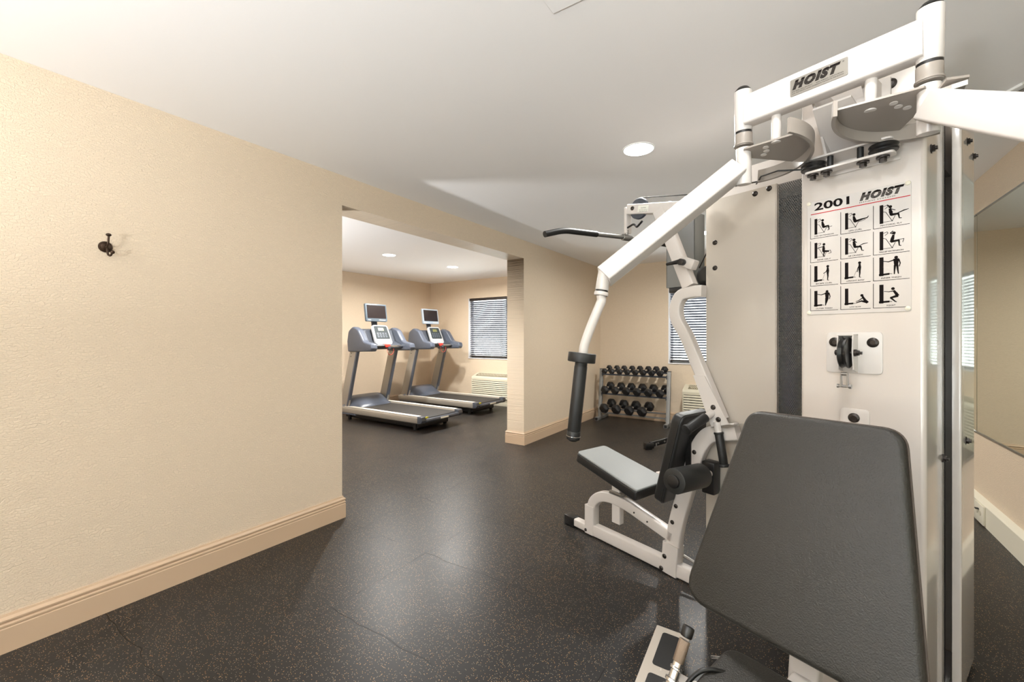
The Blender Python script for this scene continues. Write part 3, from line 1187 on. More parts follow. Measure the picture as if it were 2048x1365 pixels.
m.cyl((-.050, -.045, 1.232), (-.044, -.045, 1.232), .011, n=6)
m.build('axle_bolt', M_BOLT, mp)
m = MB()
for x in (-.030, -.012):
    m.prism(round_poly([(x - .0015, 1.165), (x + .0015, 1.165), (x + .0025, 1.115), (x - .0025, 1.115)], 0), lambda u, v, w_: Vector((u, -.066 + w_, v)), .012)
m.cyl((-.037, -.060, 1.118), (-.004, -.060, 1.118), .0045, n=12)
m.cyl((-.008, -.060, 1.118), (-.001, -.060, 1.118), .008, n=6)
m.cyl((-.041, -.060, 1.118), (-.036, -.060, 1.118), .007, n=12)
m.cyl((-.030, -.060, 1.160), (-.012, -.060, 1.160), .006, n=12)
m.build('cable_shackle', M_STEEL, mp)
m = MB().prism(round_poly([(-.048, .90), (.034, .90), (.034, 1.037), (-.048, 1.037)], .014), lambda u, v, w_: Vector((u, -w_, v)), .005, .0015)
lm = m.build('lower_mount', M_WHITE, gym)
bolts(lm, [(-.009, -.005, 1.006)], r=.0165)

# ---------------- exercise placard
PX0, PX1, PZ0, PZ1 = -.150, .138, 1.368, 1.786
m = MB().prism(round_poly([(PX0, PZ0), (PX1, PZ0), (PX1, PZ1), (PX0, PZ1)], .008), lambda u, v, w_: Vector((u, -.0005 - w_, v)), .0022, .0006, 1)
plc = m.build('exercise_placard', M_PLAC, gym, label='white placard of twelve exercise pictures')
PY = -.0031
pf = lambda u, v: Vector((u, PY, v))
m = MB()
bm2 = text_bm('2001', .038, bold=.0010)
x0 = min(v.co.x for v in bm2.verts); x1 = max(v.co.x for v in bm2.verts)
for v in bm2.verts:
    v.co.x = (v.co.x - x0) / (x1 - x0) * .105
put(m, bm2, lambda u, v: Vector((-.127 + u, PY, 1.7515 + v)))
hoist_logo(m, lambda u, v: Vector((.006 + u, PY, 1.7525 + v)), .116, .0275)
put(m, text_bm('FITNESS SYSTEMS', .0052, width=.094), lambda u, v: Vector((.006 + u, PY, 1.7455 + v)))
put(m, text_bm('TM', .0045), lambda u, v: Vector((.1235 + u, PY, 1.777 + v)))


def ln(pts, w_, closed=False):
    """flat stroke on the placard plane"""
    P = [Vector((a_, b_)) for a_, b_ in pts]
    for i in range(len(P) - 1):
        a_, b_ = P[i], P[i + 1]
        d_ = (b_ - a_)
        if d_.length < 1e-6:
            continue
        d_.normalize()
        n_ = Vector((-d_.y, d_.x))
        w0 = w_[i] if isinstance(w_, (list, tuple)) else w_
        w1 = w_[i + 1] if isinstance(w_, (list, tuple)) else w_
        e = d_ * (min(w0, w1) * .25)
        q_ = [a_ - n_ * w0 / 2 - e, b_ - n_ * w1 / 2 + e, b_ + n_ * w1 / 2 + e, a_ + n_ * w0 / 2 - e]
        m.quad([pf(v_.x, v_.y) for v_ in q_])


def disc(cx, cy, r):
    m.bm.faces.new([m.bm.verts.new(pf(cx + r * math.cos(t), cy + r * math.sin(t))) for t in [2 * math.pi * k / 14 for k in range(14)]])


def fig(ox, oy, k, head, limbs):
    disc(ox + head[0] * k, oy + head[1] * k, .085 * k)
    for pts, w_ in limbs:
        ln([(ox + a_ * k, oy + b_ * k) for a_, b_ in pts], [q_ * k for q_ in w_] if isinstance(w_, (list, tuple)) else w_ * k)


def seated(ox, oy, k, arms, legs, lean=0.0):
    # tower, top hook, bench stand
    ln([(ox, oy - .02 * k), (ox, oy + 1.0 * k)], .17 * k)
    ln([(ox + .08 * k, oy + .93 * k), (ox + .26 * k, oy + .98 * k), (ox + .30 * k, oy + .90 * k), (ox + .16 * k, oy + .78 * k)], .028 * k)
    ln([(ox + .09 * k, oy + .62 * k), (ox + .2 * k, oy + .58 * k), (ox + .34 * k, oy + .30 * k), (ox + .48 * k, oy + .02 * k)], .028 * k)
    ln([(ox + .62 * k, oy + .30 * k), (ox + .48 * k, oy + .0 * k)], .028 * k)
    ln([(ox + .09 * k, oy + .01 * k), (ox + .52 * k, oy + .01 * k)], .025 * k)
    hx, hy = .40 + lean, .86
    L = [([(hx - .02, hy - .12), (.42 + lean * .5, .55), (.45, .38)], [.10, .17, .14]), ]
    L += legs + arms
    fig(ox, oy, k, (hx, hy), L)


cells_x = [(-.139, -.055), (-.047, .036), (.0435, .134)]
cells_z = [(1.649, 1.727), (1.561, 1.640), (1.474, 1.553), (1.383, 1.465)]
names = [['LEG EXTENSION', 'LEG CURL', 'PECTORAL FLY'], ['REAR DELT', 'AB CRUNCH', 'TRICEP EXTENSION'],
         ['BICEPS CURL', 'UPRIGHT ROW', 'INNER THIGH'], ['OUTER THIGH', 'LOW ROW', 'SQUAT']]
for j, (z0, z1) in enumerate(cells_z):
    for i, (x0, x1) in enumerate(cells_x):
        ln([(x0, z1), (x0, z0)], .0016)
        ln([(x0, z0), (x1, z0)], .0016)
        nm = names[j][i]
        wd = min(.062, .0046 * len(nm))
        cx = (x0 + x1) / 2
        bm2 = text_bm(nm, .0062, shear=.1, bold=.0001, width=wd)
        put(m, bm2, lambda u, v: Vector((cx - wd / 2 + u, PY, z0 + .0052 + v)))
        k = .052 if i < 2 else .056
        ox, oy = x0 + .017 + (.004 if i == 2 else 0), z0 + .017
        if j < 2:
            if (j, i) == (0, 0):
                seated(ox, oy, k, [([(.42, .70), (.50, .48)], .06)], [([(.45, .38), (.74, .42)], [.15, .10]), ([(.74, .42), (.78, .16), (.70, .12)], [.09, .05, .04]), ([(.60, .30), (.95, .36)], .03)])
            elif (j, i) == (0, 1):
                seated(ox, oy, k, [([(.42, .70), (.50, .48)], .06)], [([(.45, .38), (.80, .46), (1.10, .50), (1.16, .60)], [.16, .10, .06, .04]), ([(.62, .32), (1.0, .40)], .03)])
            elif (j, i) == (0, 2):
                seated(ox, oy, k, [([(.42, .76), (.32, .94), (.26, 1.0)], .05), ([(.42, .74), (.62, .62)], .04)], [([(.45, .38), (.76, .38)], [.15, .10]), ([(.76, .38), (.80, .12), (.90, .10)], [.09, .05, .04]), ([(.72, .42), (1.0, .52), (1.20, .56)], [.05, .07, .03])])
            elif (j, i) == (1, 0):
                seated(ox, oy, k, [([(.45, .70), (.12, .66)], .05)], [([(.45, .38), (.76, .34)], [.16, .10]), ([(.5, .3), (.44, .06), (.54, .04)], [.08, .05, .04]), ([(.60, .36), (.85, .40), (.9, .22), (.75, .18)], .03)], .08)
            elif (j, i) == (1, 1):
                seated(ox, oy, k, [([(.42, .74), (.54, .66), (.40, .80)], .05)], [([(.45, .38), (.76, .36)], [.15, .10]), ([(.76, .36), (.82, .10), (.92, .08)], [.09, .05, .04]), ([(.68, .42), (.9, .52), (1.12, .54)], [.03, .06, .03])])
            else:
                seated(ox, oy, k, [([(.60, .78), (.40, .88), (.52, .98)], .05)], [([(.45, .38), (.78, .40)], [.15, .10]), ([(.78, .40), (.80, .10), (.88, .08)], [.09, .05, .04]), ([(.70, .44), (1.0, .46), (.95, .26)], .03)], .16)
        else:
            ln([(ox, oy - .0), (ox, oy + 1.02 * k)], .19 * k)
            ln([(ox - .09 * k, oy + .03 * k), (ox + .34 * k, oy + .05 * k)], .11 * k)
            ln([(ox + .30 * k, oy + .07 * k), (ox + .48 * k, oy + .04 * k)], .03 * k)
            if (j, i) in ((2, 0), (2, 1)):
                dx = .70
                L = [([(dx, .86), (dx + .01, .66), (dx, .52)], [.11, .14, .13]), ([(dx, .52), (dx + .01, .28), (dx - .01, .02), (dx + .07, .0)], [.12, .08, .045, .03])]
                L += [([(dx - .02, .80), (dx - .10, .60), (dx - (.24 if i == 0 else .13), .50 if i == 0 else .38)], .05)] if True else []
                L += [([(dx - .18, .46), (dx - .30, .10)], .015)]
                fig(ox, oy, k, (dx, .97), L)
            elif (j, i) in ((2, 2), (3, 0)):
                dx = .66
                L = [([(dx - .10, .84), (dx + .10, .84)], .10), ([(dx, .86), (dx, .66), (dx, .52)], [.24, .20, .17]),
                     ([(dx - .05, .52), (dx - .07, .26), (dx - .08, .02)], [.11, .08, .05]),
                     ([(dx + .05, .52), (dx + (.07 if j == 2 else -.02), .26), (dx + (.10 if j == 2 else -.10), .02)], [.11, .08, .05]),
                     ([(dx - .10, .84), (dx - .34, .76), (dx - .56, .82)], [.07, .05, .04]),
                     ([(dx + .12, .84), (dx + .18, .62), (dx + .14, .44)], [.07, .05, .04])]
                fig(ox, oy, k, (dx, .98), L)
            elif (j, i) == (3, 1):
                L = [([(.86, .46), (.98, .22), (1.10, .07)], [.11, .15, .16]), ([(1.08, .08), (.80, .18), (.52, .07)], [.14, .09, .05]),
                     ([(.88, .40), (.66, .22), (.50, .16)], [.06, .05, .03])]
                fig(ox, oy, k, (.82, .55), L)
            else:
                L = [([(.56, .66), (.66, .50), (.72, .38)], [.11, .14, .16]), ([(.72, .36), (.42, .26), (.62, .04), (.68, .01)], [.15, .10, .06, .04]),
                     ([(.56, .66), (.34, .62), (.12, .66)], [.06, .04, .03])]
                fig(ox, oy, k, (.52, .79), L)
m.build('placard_print', M_PRINT, plc, recalc=False)
MB().bb((-.138, PY - .0003, 1.7375), (.136, -.002, 1.7400)).build('placard_rule', M_RED, plc, label='red rule under the title')
for px_, pz_ in ((PX0 + .006, PZ0 + .008), (PX1 - .008, PZ0 + .010), (PX0 + .006, PZ1 - .006), (PX1 - .008, PZ1 - .006)):
    MB().lathe([(.0075, 0), (.0065, .003), (.003, .0045), (.0005, .005)], (px_, -.002, pz_), Matrix.Rotation(math.pi / 2, 3, 'X'), 20).build('rivet', M_RACE, plc)

# ---------------- front seat and backrest
def pad(name, poly, corner, thick, fn, parent, material, bev=.012, label=None):
    m_ = MB().prism(round_poly(poly, corner, 7), fn, thick, bev, 4)
    return m_.build(name, material, parent, label=label, ang=50)


T0, T1 = Vector((0, -.375, 1.048)), Vector((0, -.575, .435))
pd = (T0 - T1).normalized()
pn = Vector((0, -1, 0)) - pd * Vector((0, -1, 0)).dot(pd)
pn.normalize()
PLn = (T0 - T1).length
fn = lambda u, v, w_: T1 + Vector((u, 0, 0)) + pd * v - pn * w_
br_ = pad('backrest', [(-.318, .012), (.268, .0), (.188, PLn), (-.196, PLn)], [.075, .05, .055, .055], .055, fn, gym, M_VINYL, .016,
          'large tapered black vinyl backrest in the foreground')
outl = round_poly([(-.320, .010), (.270, -.002), (.190, PLn + .002), (-.198, PLn + .002)], [.075, .05, .055, .055], 7)
MB().tube([fn(u, v, .030) for u, v in outl], .0028, 8, closed=True).build('piping', M_PIPING, br_)
m = MB().prism(round_poly([(-.27, .03), (.25, .02), (.17, PLn - .03), (-.17, PLn - .03)], .05), lambda u, v, w_: fn(u, v, w_ + .0555), .012)
m.build('backing_board', M_BLACK, br_)
MB().rtube(smooth_path([(-.01, -.30, .98), (-.01, -.36, .62), (-.01, -.44, .30), (-.01, -.44, .035)], .1), .05, .075, (1, 0, 0)).build('seat_upright', M_WHITE, gym)
MB().bb((-.035, -.36, .90), (.015, -.004, .95), .006).build('backrest_strut', M_WHITE, gym)
MB().rtube([(-.01, -.01, .045), (-.01, -1.15, .045)], .076, .05, (0, 0, 1)).build('front_base_tube', M_WHITE, gym)
pad('front_seat', [(-.158, -.575), (.150, -.575), (.13, -1.02), (-.13, -1.02)], [.05, .05, .05, .05], .055, lambda u, v, w_: Vector((u, v, .385 - w_)), gym, M_VINYL, .014,
    'black vinyl seat at the bottom edge')
MB().rtube([(-.01, -.45, .30), (-.01, -.98, .30)], .05, .05, (0, 0, 1)).build('seat_rail', M_WHITE, gym)
m = MB().prism([(-.24, -.62), (-.10, -.52), (-.04, -.75), (-.16, -.86)], lambda u, v, w_: Vector((u, v, .235 + w_)), .008)
m.build('seat_bracket', M_WHITE, gym)
m = MB().tube(smooth_path([(-.176, -.80, .20), (-.176, -.80, .34), (-.150, -.745, .398), (-.100, -.67, .375), (-.06, -.60, .30)], .05), .006, 12)
m.build('cable_loop', M_BLACK, gym)
m = MB().tube([(-.21, -.580, .315), (-.165, -.515, .305)], .0045, 12)
m.build('pull_rod', M_CHROME, gym)
MB().cyl((-.166, -.517, .306), (-.150, -.492, .304), .010, n=16).build('rod_knob', M_BLACK, gym)
MB().bb((-.196, -.008, .0), (-.165, .02, .32), .003).build('base_gusset', M_PLATE, gym)

# foot plate with two dark grip pads
e0, e1_, e2_ = Vector((-.571, -.330, .13)), Vector((-.452, -.290, .10)), Vector((-.440, -.640, .07))
ux = (Vector((-.455, -.289, .12)) - Vector((-.571, -.330, .12))).normalized()
uy = Vector((.335, -.942 * .93, -.06)).normalized()
fo = Vector((-.571, -.326, .115))
un = ux.cross(uy).normalized()
if un.z < 0:
    un = -un
ff = lambda u, v, w_: fo + ux * u + uy * v - un * w_
m = MB().prism(round_poly([(0, 0), (.125, 0), (.125, .46), (0, .46)], .006), ff, .006)
fpz = m.build('foot_plate', M_PLATE, gym, label='pale steel foot plate with dark grip pads')
for v0, v1 in ((.028, .205), (.245, .42)):
    MB().prism(round_poly([(.030, v0), (.096, v0), (.096, v1), (.030, v1)], .014), lambda u, v, w_: ff(u, v, w_ - .0012), .0013).build('grip_pad', M_RUBBER, fpz)
MB().rtube([ff(.06, .2, .02), ff(.06, .2, .02) + Vector((.30, .1, -.05)), Vector((-.05, -.38, .045))], .05, .04, (0, 0, 1)).build('foot_plate_arm', M_WHITE, gym)
for v0 in (.02, .43):
    MB().bb(ff(.05, v0, .006) - Vector((.02, .015, 1)) * 1.0 if False else Vector((ff(.06, v0, .006).x - .03, ff(.06, v0, .006).y - .012, 0.0)),
            Vector((ff(.06, v0, .006).x + .03, ff(.06, v0, .006).y + .012, ff(.06, v0, .006).z - .004)), .003).build('foot_plate_leg', M_BLACK, gym)

# ---------------- left station: floor frame
RM = .247
up_r = (0, 1, 0)
m = MB().rtube([(-1.47, RM, .041), (-.60, RM, .041), (-.30, RM, .041)], .072, .054, up_r)
m.build('left_base_tube', M_WHITE, gym)
m = MB().rtube([(-1.452, RM, .008), (-1.452, RM, .19)], .078, .06, up_r)
fp2 = m.build('front_post_sleeve', M_WHITE, gym)
bolts(fp2, [(-1.478, RM - .030, .028)], r=.010)
m = MB().rtube([(-1.452, RM + .16, .032), (-1.452 - .06, RM - .28, .032)], .05, .045, (0, 0, 1))
m = MB().rtube([(-1.49, RM, .034), (-1.60, RM, .034)], .05, .05, (0, 0, 1))
m.build('front_foot_tube', M_WHITE, gym)
m = MB().bb((-1.68, RM - .033, .0), (-1.59, RM + .033, .066), .008)
m.build('foot_cap', M_BLACK, gym, label='black rubber end cap')
m = MB().rtube(smooth_path([(-1.446, RM, .13), (-1.440, RM, .215), (-1.375, RM, .275), (-1.285, RM, .292), (-1.17, RM, .285), (-.86, RM, .205)], .09), .062, .050, up_r)
ar = m.build('arched_tube', M_WHITE, gym)
bolts(ar, [(-1.10, RM - .025, .262), (-1.01, RM - .025, .24)], r=.005)
m = MB().rtube([(-1.24, RM, .15), (-1.24, RM, .42)], .062, .042, up_r, .006)
m.build('seat_post', M_WHITE, gym)
MB().cyl((-1.24, RM, .36), (-1.215, RM, .44), .016, n=20).build('seat_stem', M_STEEL, gym)
MB().bb((-1.28, RM - .035, .325), (-1.19, RM + .035, .345), .003).build('seat_clamp', M_STEEL, gym)
m = MB().rtube([(-.875, RM, .006), (-.862, RM, .17)], .094, .066, up_r)
us = m.build('upright_sleeve', M_WHITE, gym)
bolts(us, [(-.895, RM - .033, .095), (-.915, RM - .033, .022)], r=.0125)
m = MB().rtube(smooth_path([(-.862, RM, .12), (-.842, RM, .28), (-.79, RM, .46), (-.715, RM, .72), (-.66, RM, .80), (-.52, RM, .835)], .14), .080, .050, up_r)
ur = m.build('lean_upright', M_WHITE, gym)
bolts(ur, [(-.853, RM - .025, .292), (-.832, RM - .025, .385), (-.728, RM - .025, .695)], r=.0115)
MB().cyl((-.80, RM, .125), (-.74, RM, .115), .008, n=12).build('cable_end', M_STEEL, gym)
MB().tube([(-.75, RM, .118), (-.55, RM, .09), (-.36, RM, .075)], .0035, 8).build('low_cable', M_BLACK, gym)

# seat and backrest of the left station
sf = Vector((-1.455, .245, .562))
sbk = Vector((-.985, .245, .452))
sd = (sbk - sf).normalized()
sn = Vector((0, 0, 1)) - sd * sd.z
sn.normalize()
fs = lambda u, v, w_: sf + sd * u + Vector((0, v, 0)) - sn * w_
SL = (sbk - sf).length
st = pad('left_seat', [(0, -.13), (SL, -.15), (SL, .15), (0, .13)], [.03, .02, .02, .03], .014, fs, gym, M_VINYLG, .006, 'vinyl seat of the left station, its glare painted grey on top')
m = MB().prism(round_poly([(-.004, -.133), (SL + .004, -.153), (SL + .004, .153), (-.004, .133)], [.03, .02, .02, .03], 7), lambda u, v, w_: fs(u, v, w_ + .011), .055, .008, 3)
m.build('seat_side', M_VINYLK, st, label='black edge of the left seat')
MB().box(fs(SL * .45, 0, .075), (.14, .10, .012)).build('seat_mount', M_BLACK, gym)
bf, bt = Vector((-.905, .245, .425)), Vector((-.775, .245, .905))
bd = (bt - bf).normalized()
bn = Vector((1, 0, 0)) - bd * bd.x
bn.normalize()
BL = (bt - bf).length
fb = lambda u, v, w_: bf + bd * u + Vector((0, v, 0)) + bn * w_
lb = pad('left_backrest', [(0, -.125), (BL, -.145), (BL, .145), (0, .125)], [.03, .045, .045, .03], .062, fb, gym, M_VINYLK, .014, 'upright black vinyl backrest of the left station')
outl = round_poly([(0.0, -.126), (BL, -.146), (BL, .146), (0.0, .126)], [.03, .045, .045, .03], 7)
MB().tube([fb(u, v, .048) for u, v in outl], .0022, 8, closed=True).build('piping', M_BLACK, lb)
MB().box(fb(BL * .55, 0, .078), (.03, .06, .20)).build('backrest_bracket', M_BLACK, gym)
MB().rtube([fb(BL * .35, 0, .075), Vector((-.80, RM, .50))], .03, .04, up_r, .004).build('backrest_link', M_STEEL, gym)

# roller and hand grips
ra, rb = Vector((-.655, -.075, .625)), Vector((-.650, .150, .610))
dr = (rb - ra).normalized()
m = MB().cyl(ra, rb, .058, n=44, bev=.006)
rl = m.build('foam_roller', M_FOAM, gym, label='thick black foam roller')
MB().cyl(ra - dr * .012, ra + dr * .004, .030, n=30, bev=.004).build('roller_cap', M_BLACK, rl)
MB().cyl(rb, rb + dr * .09, .016, n=20).build('roller_axle', M_WHITE, rl)
MB().bb((-.69, .225, .50), (-.625, .29, .66), .006).build('roller_pivot', M_BLACK, gym)
h1 = Vector((-.672, .055, .840))
h2 = Vector((-.640, .175, .893))
dh = (h2 - h1).normalized()
m = MB().cyl(h1, h2, .0225, n=28, bev=.004)
m.cyl(h1 - dh * .002, h1 + dh * .012, .026, n=28, bev=.003)
m.build('hand_grip', M_RUBBER, gym)
MB().cyl(h2 - dh * .005, h2 + dh * .085, .0165, n=24).build('grip_stem', M_WHITE, gym)
v1, v2 = Vector((-.592, .205, .822)), Vector((-.562, .200, .665))
dv = (v2 - v1).normalized()
m = MB().cyl(v1, v2, .0195, n=28, bev=.003)
m.cyl(v2 - dv * .012, v2 + dv * .002, .024, n=28, bev=.003)
m.cyl(v1 - dv * .002, v1 + dv * .008, .022, n=28, bev=.002)
m.build('hand_grip', M_RUBBER, gym)
MB().cyl(v1 - dv * .05, v1 + dv * .002, .0165, n=24).build('grip_stem', M_WHITE, gym)

# lat mast: lower plate, C-arm, upper post
cp = smooth_path([(-.69, RM, 1.520), (-.735, RM, 1.522), (-.815, RM, 1.512), (-.846, RM, 1.450), (-.838, RM, 1.375), (-.785, RM, 1.298), (-.735, RM, 1.18), (-.685, RM, 1.07), (-.600, RM, .88)], .05)
m = MB().rtube(cp, .060, .052, up_r, .007)
m.build('curved_arm', M_WHITE, gym)
m = MB().prism([(-.728, 1.09), (-.668, 1.09), (-.548, .868), (-.632, .842), (-.665, .925)], lambda u, v, w_: Vector((u, .214 - w_ + .006, v)), .008)
cb = m.build('arm_plate', M_WHITE, gym)
bolts(cb, [(-.623, .212, .940), (-.597, .212, .884)], r=.0125)
m = MB().prism([(-.635, .840), (-.545, .868), (-.50, .872), (-.51, .868), (-.55, .850)], lambda u, v, w_: Vector((u, .205 + w_, v)), .06)
m.build('arm_flange', M_STEEL, gym)
m = MB().rtube([(-.945, RM, 1.990), (-.865, RM, 1.80), (-.765, RM, 1.55)], .068, .052, up_r, .007)
m.build('lat_mast', M_WHITE, gym)
# adjust block on the mast
m = MB().box((-.755, .215, 1.668), (.085, .05, .05), Matrix.Rotation(math.radians(24), 3, 'Y'), .006)
ab = m.build('adjust_block', M_WHITE, gym)
m = MB().cyl((-.770, .192, 1.672), (-.770, .160, 1.672), .017, n=24, bev=.003)
m.cyl((-.785, .170, 1.675), (-.850, .165, 1.670), .012, .007, n=16)
m.build('adjust_knob', M_BLACK, ab)
# lat beam
d14 = math.radians(10)
m = MB().rtube([(-1.155, RM, 2.045), (-.80, RM, 1.975), (-.70, RM, 1.957)], .058, .050, up_r, .006)
lbm = m.build('lat_beam', M_WHITE, gym)
MB().bb((-1.175, RM - .026, 1.905), (-1.155, RM + .026, 2.060), .006).build('beam_end_plate', M_WHITE, lbm)
qy = Matrix.Rotation(math.pi / 2, 3, 'X')
for cx, cz in ((-1.082, 2.035), (-.885, 1.965)):
    MB().lathe([(.01, -.010), (.058, -.010), (.061, -.007), (.054, 0), (.061, .007), (.058, .010), (.01, .010)], (cx, RM, cz), qy, 44).build('lat_pulley', M_TDARK if cx < -1 else M_BLACK, gym)
bolts(lbm, [(-1.112, RM - .025, 2.040)], r=.0125)
MB().prism([(-1.075, 2.010), (-1.005, 1.997), (-1.000, 2.032), (-1.070, 2.045)], lambda u, v, w_: Vector((u, RM - .0255 - w_, v)), .001).build('caution_label', M_WHP, lbm, label='small outlined caution label')
m = MB()
bm2 = text_bm('CAUTION', .010, width=.034)
put(m, bm2, lambda u, v: Vector((-1.052 + u, RM - .0270, 2.024 - u * .19 + v)))
for q_, tx in enumerate(('KEEP HANDS CLEAR OF', 'CABLE AND PULLEYS')):
    put(m, text_bm(tx, .006, width=.056), lambda u, v: Vector((-1.065 + u, RM - .0270, 2.016 - q_ * .008 - u * .19 + v)))
m.build('label_lettering', M_PRINT, lbm)
MB().tube([(-1.072, RM, 2.096), (-.75, RM, 2.03), (-.40, RM, 2.0)], .0035, 8).build('lat_cable', M_BLACK, gym)
# bracket hook under beam end
m = MB().tube(smooth_path([(-1.17, RM - .01, 1.935), (-1.10, RM - .03, 1.945), (-1.07, RM - .05, 1.925), (-1.04, RM - .08, 1.905), (-.99, RM - .10, 1.925)], .02), .006, 10)
m.build('bar_hook', M_BLACK, gym)
# grey weight shroud behind the mast
m = MB()
m.bb((-1.005, .40, 1.575), (-.829, .404, 1.985))
m.bb((-.833, .40, 1.575), (-.829, .505, 1.985))
m.bb((-1.005, .501, 1.575), (-.829, .505, 1.985))
m.bb((-1.005, .40, 1.575), (-1.001, .505, 1.985))
sh = m.build('mast_shroud', M_SHROUD, gym, label='grey sheet-metal shroud behind the mast')
bolts(sh, [(-.853, .40, 1.70), (-.85, .40, 1.605)], r=.008)
MB().bb((-.99, .40, 1.545), (-.90, .47, 1.575), .004).build('shroud_bumper', M_BLACK, sh)
MB().bb((-.90, .40, 1.555), (-.69, .52, 1.572), .003).build('shroud_shelf', M_STEEL, sh)
MB().lathe([(.01, -.010), (.055, -.010), (.058, -.007), (.051, 0), (.058, .007), (.055, .010), (.01, .010)], (-.755, .40, 1.615), Matrix.Rotation(math.radians(60), 3, 'Z') @ qy, 40).build('rear_pulley', M_BLACK, gym)
MB().tube([(-.79, .38, 1.665), (-.69, .30, 1.748)], .0035, 8).build('rear_cable', M_BLACK, gym)
MB().tube([(-.75, .38, 1.575), (-.69, .30, 1.655)], .0035, 8).build('rear_cable', M_BLACK, gym)
MB().cyl((-.72, .42, 1.60), (-.70, .36, 1.59), .014, n=16).build('cable_ball', M_RACE, gym)

# ---------------- lat bar hanging from the pulley
c = Vector((-1.165, RM - .01, 1.880))
ang = math.radians(95)
ud = Vector((math.cos(ang), -math.sin(ang), 0))
lat = empty('lat_bar', g2w(*c), GA, 'bent lat pulldown bar with black grip hanging from the pulley', 'exercise bar')
pp = [ud * .60 + Vector((0, 0, -.055)), ud * .475 + Vector((0, 0, -.018)), ud * .28 + Vector((0, 0, -.012)), Vector((0, 0, 0)), -ud * .28 + Vector((0, 0, .004)), -ud * .47 + Vector((0, 0, 0)), -ud * .60 + Vector((0, 0, -.04))]
MB().tube(smooth_path(pp, .05), .0125, 18).build('bar', M_STEEL, lat)
for a_, b_, c_ in ((0, 1, .28), (6, 5, .28)):
    sgn = 1 if a_ == 0 else -1
    e = pp[a_]
    seg = smooth_path([e + (e - pp[b_]).normalized() * .004, pp[b_], (ud * .24 * sgn + Vector((0, 0, -.010 if sgn > 0 else .002)))], .05)
    MB().tube(seg, .0165, 20).build('grip', M_RUBBER, lat)
m = MB().cyl(ud * .035, -ud * .035, .019, n=24, bev=.003)
m.cyl((0, 0, .005), (0, 0, .045), .012, n=16)
m.build('center_clamp', M_STEEL, lat)
m = MB().tube([(0, .008, .04), (0, .010, .075), (0, 0, .085), (0, -.010, .075), (0, -.008, .04)], .004, 10)
m.build('carabiner', M_BLACK, lat)
m = MB()
for k in range(4):
    m.tube([(.0 + .006 * math.cos(t_) * (k % 2), .006 * math.cos(t_) * (1 - k % 2), .088 + k * .015 + .010 * math.sin(t_)) for t_ in [2 * math.pi * q_ / 12 for q_ in range(12)]], .002, 6, closed=True)
m.build('chain', M_CHROME, lat)

# ---------------- chrome curl bar leaning on the foreground seat
cb0 = Vector((-.150, -.80, .530))
cbar = empty('curl_bar', g2w(*cb0), GA, 'chrome cable bar with knurled grip leaning beside the foreground seat', 'exercise bar')
cd = (Vector((-.163, -.889, .382)) - Vector((-.156, -.797, .530))).normalized()
m = MB().cyl(cd * .034, cd * .30, .0115, n=24)
m.build('bar', M_CHROME, cbar)
MB().cyl(cd * .034, cd * .088, .0135, n=28, bev=.001).build('knurled_grip', M_KNURL, cbar)
m = MB().cyl(cd * 0.0, cd * .028, .0145, n=28, bev=.004)
m.build('end_cap', M_BLACK, cbar)
m = MB()
m.lathe([(.0125, 0), (.0175, .002), (.0175, .008), (.0135, .011), (.0135, .018), (.0185, .021), (.0185, .030), (.0125, .033)], cd * .125, cd.to_track_quat('Z', 'Y').to_matrix(), 28)
m.lathe([(.0125, 0), (.015, .002), (.015, .006), (.0125, .008)], cd * .098, cd.to_track_quat('Z', 'Y').to_matrix(), 28)
m.build('swivel_collar', M_CHROME, cbar)
sv = cd * .14
MB().tube([sv + Vector((.012, 0, 0)), sv + Vector((.030, .005, -.02)), sv + Vector((.060, .005, -.075))], .0045, 12).build('strut', M_CHROME, cbar)

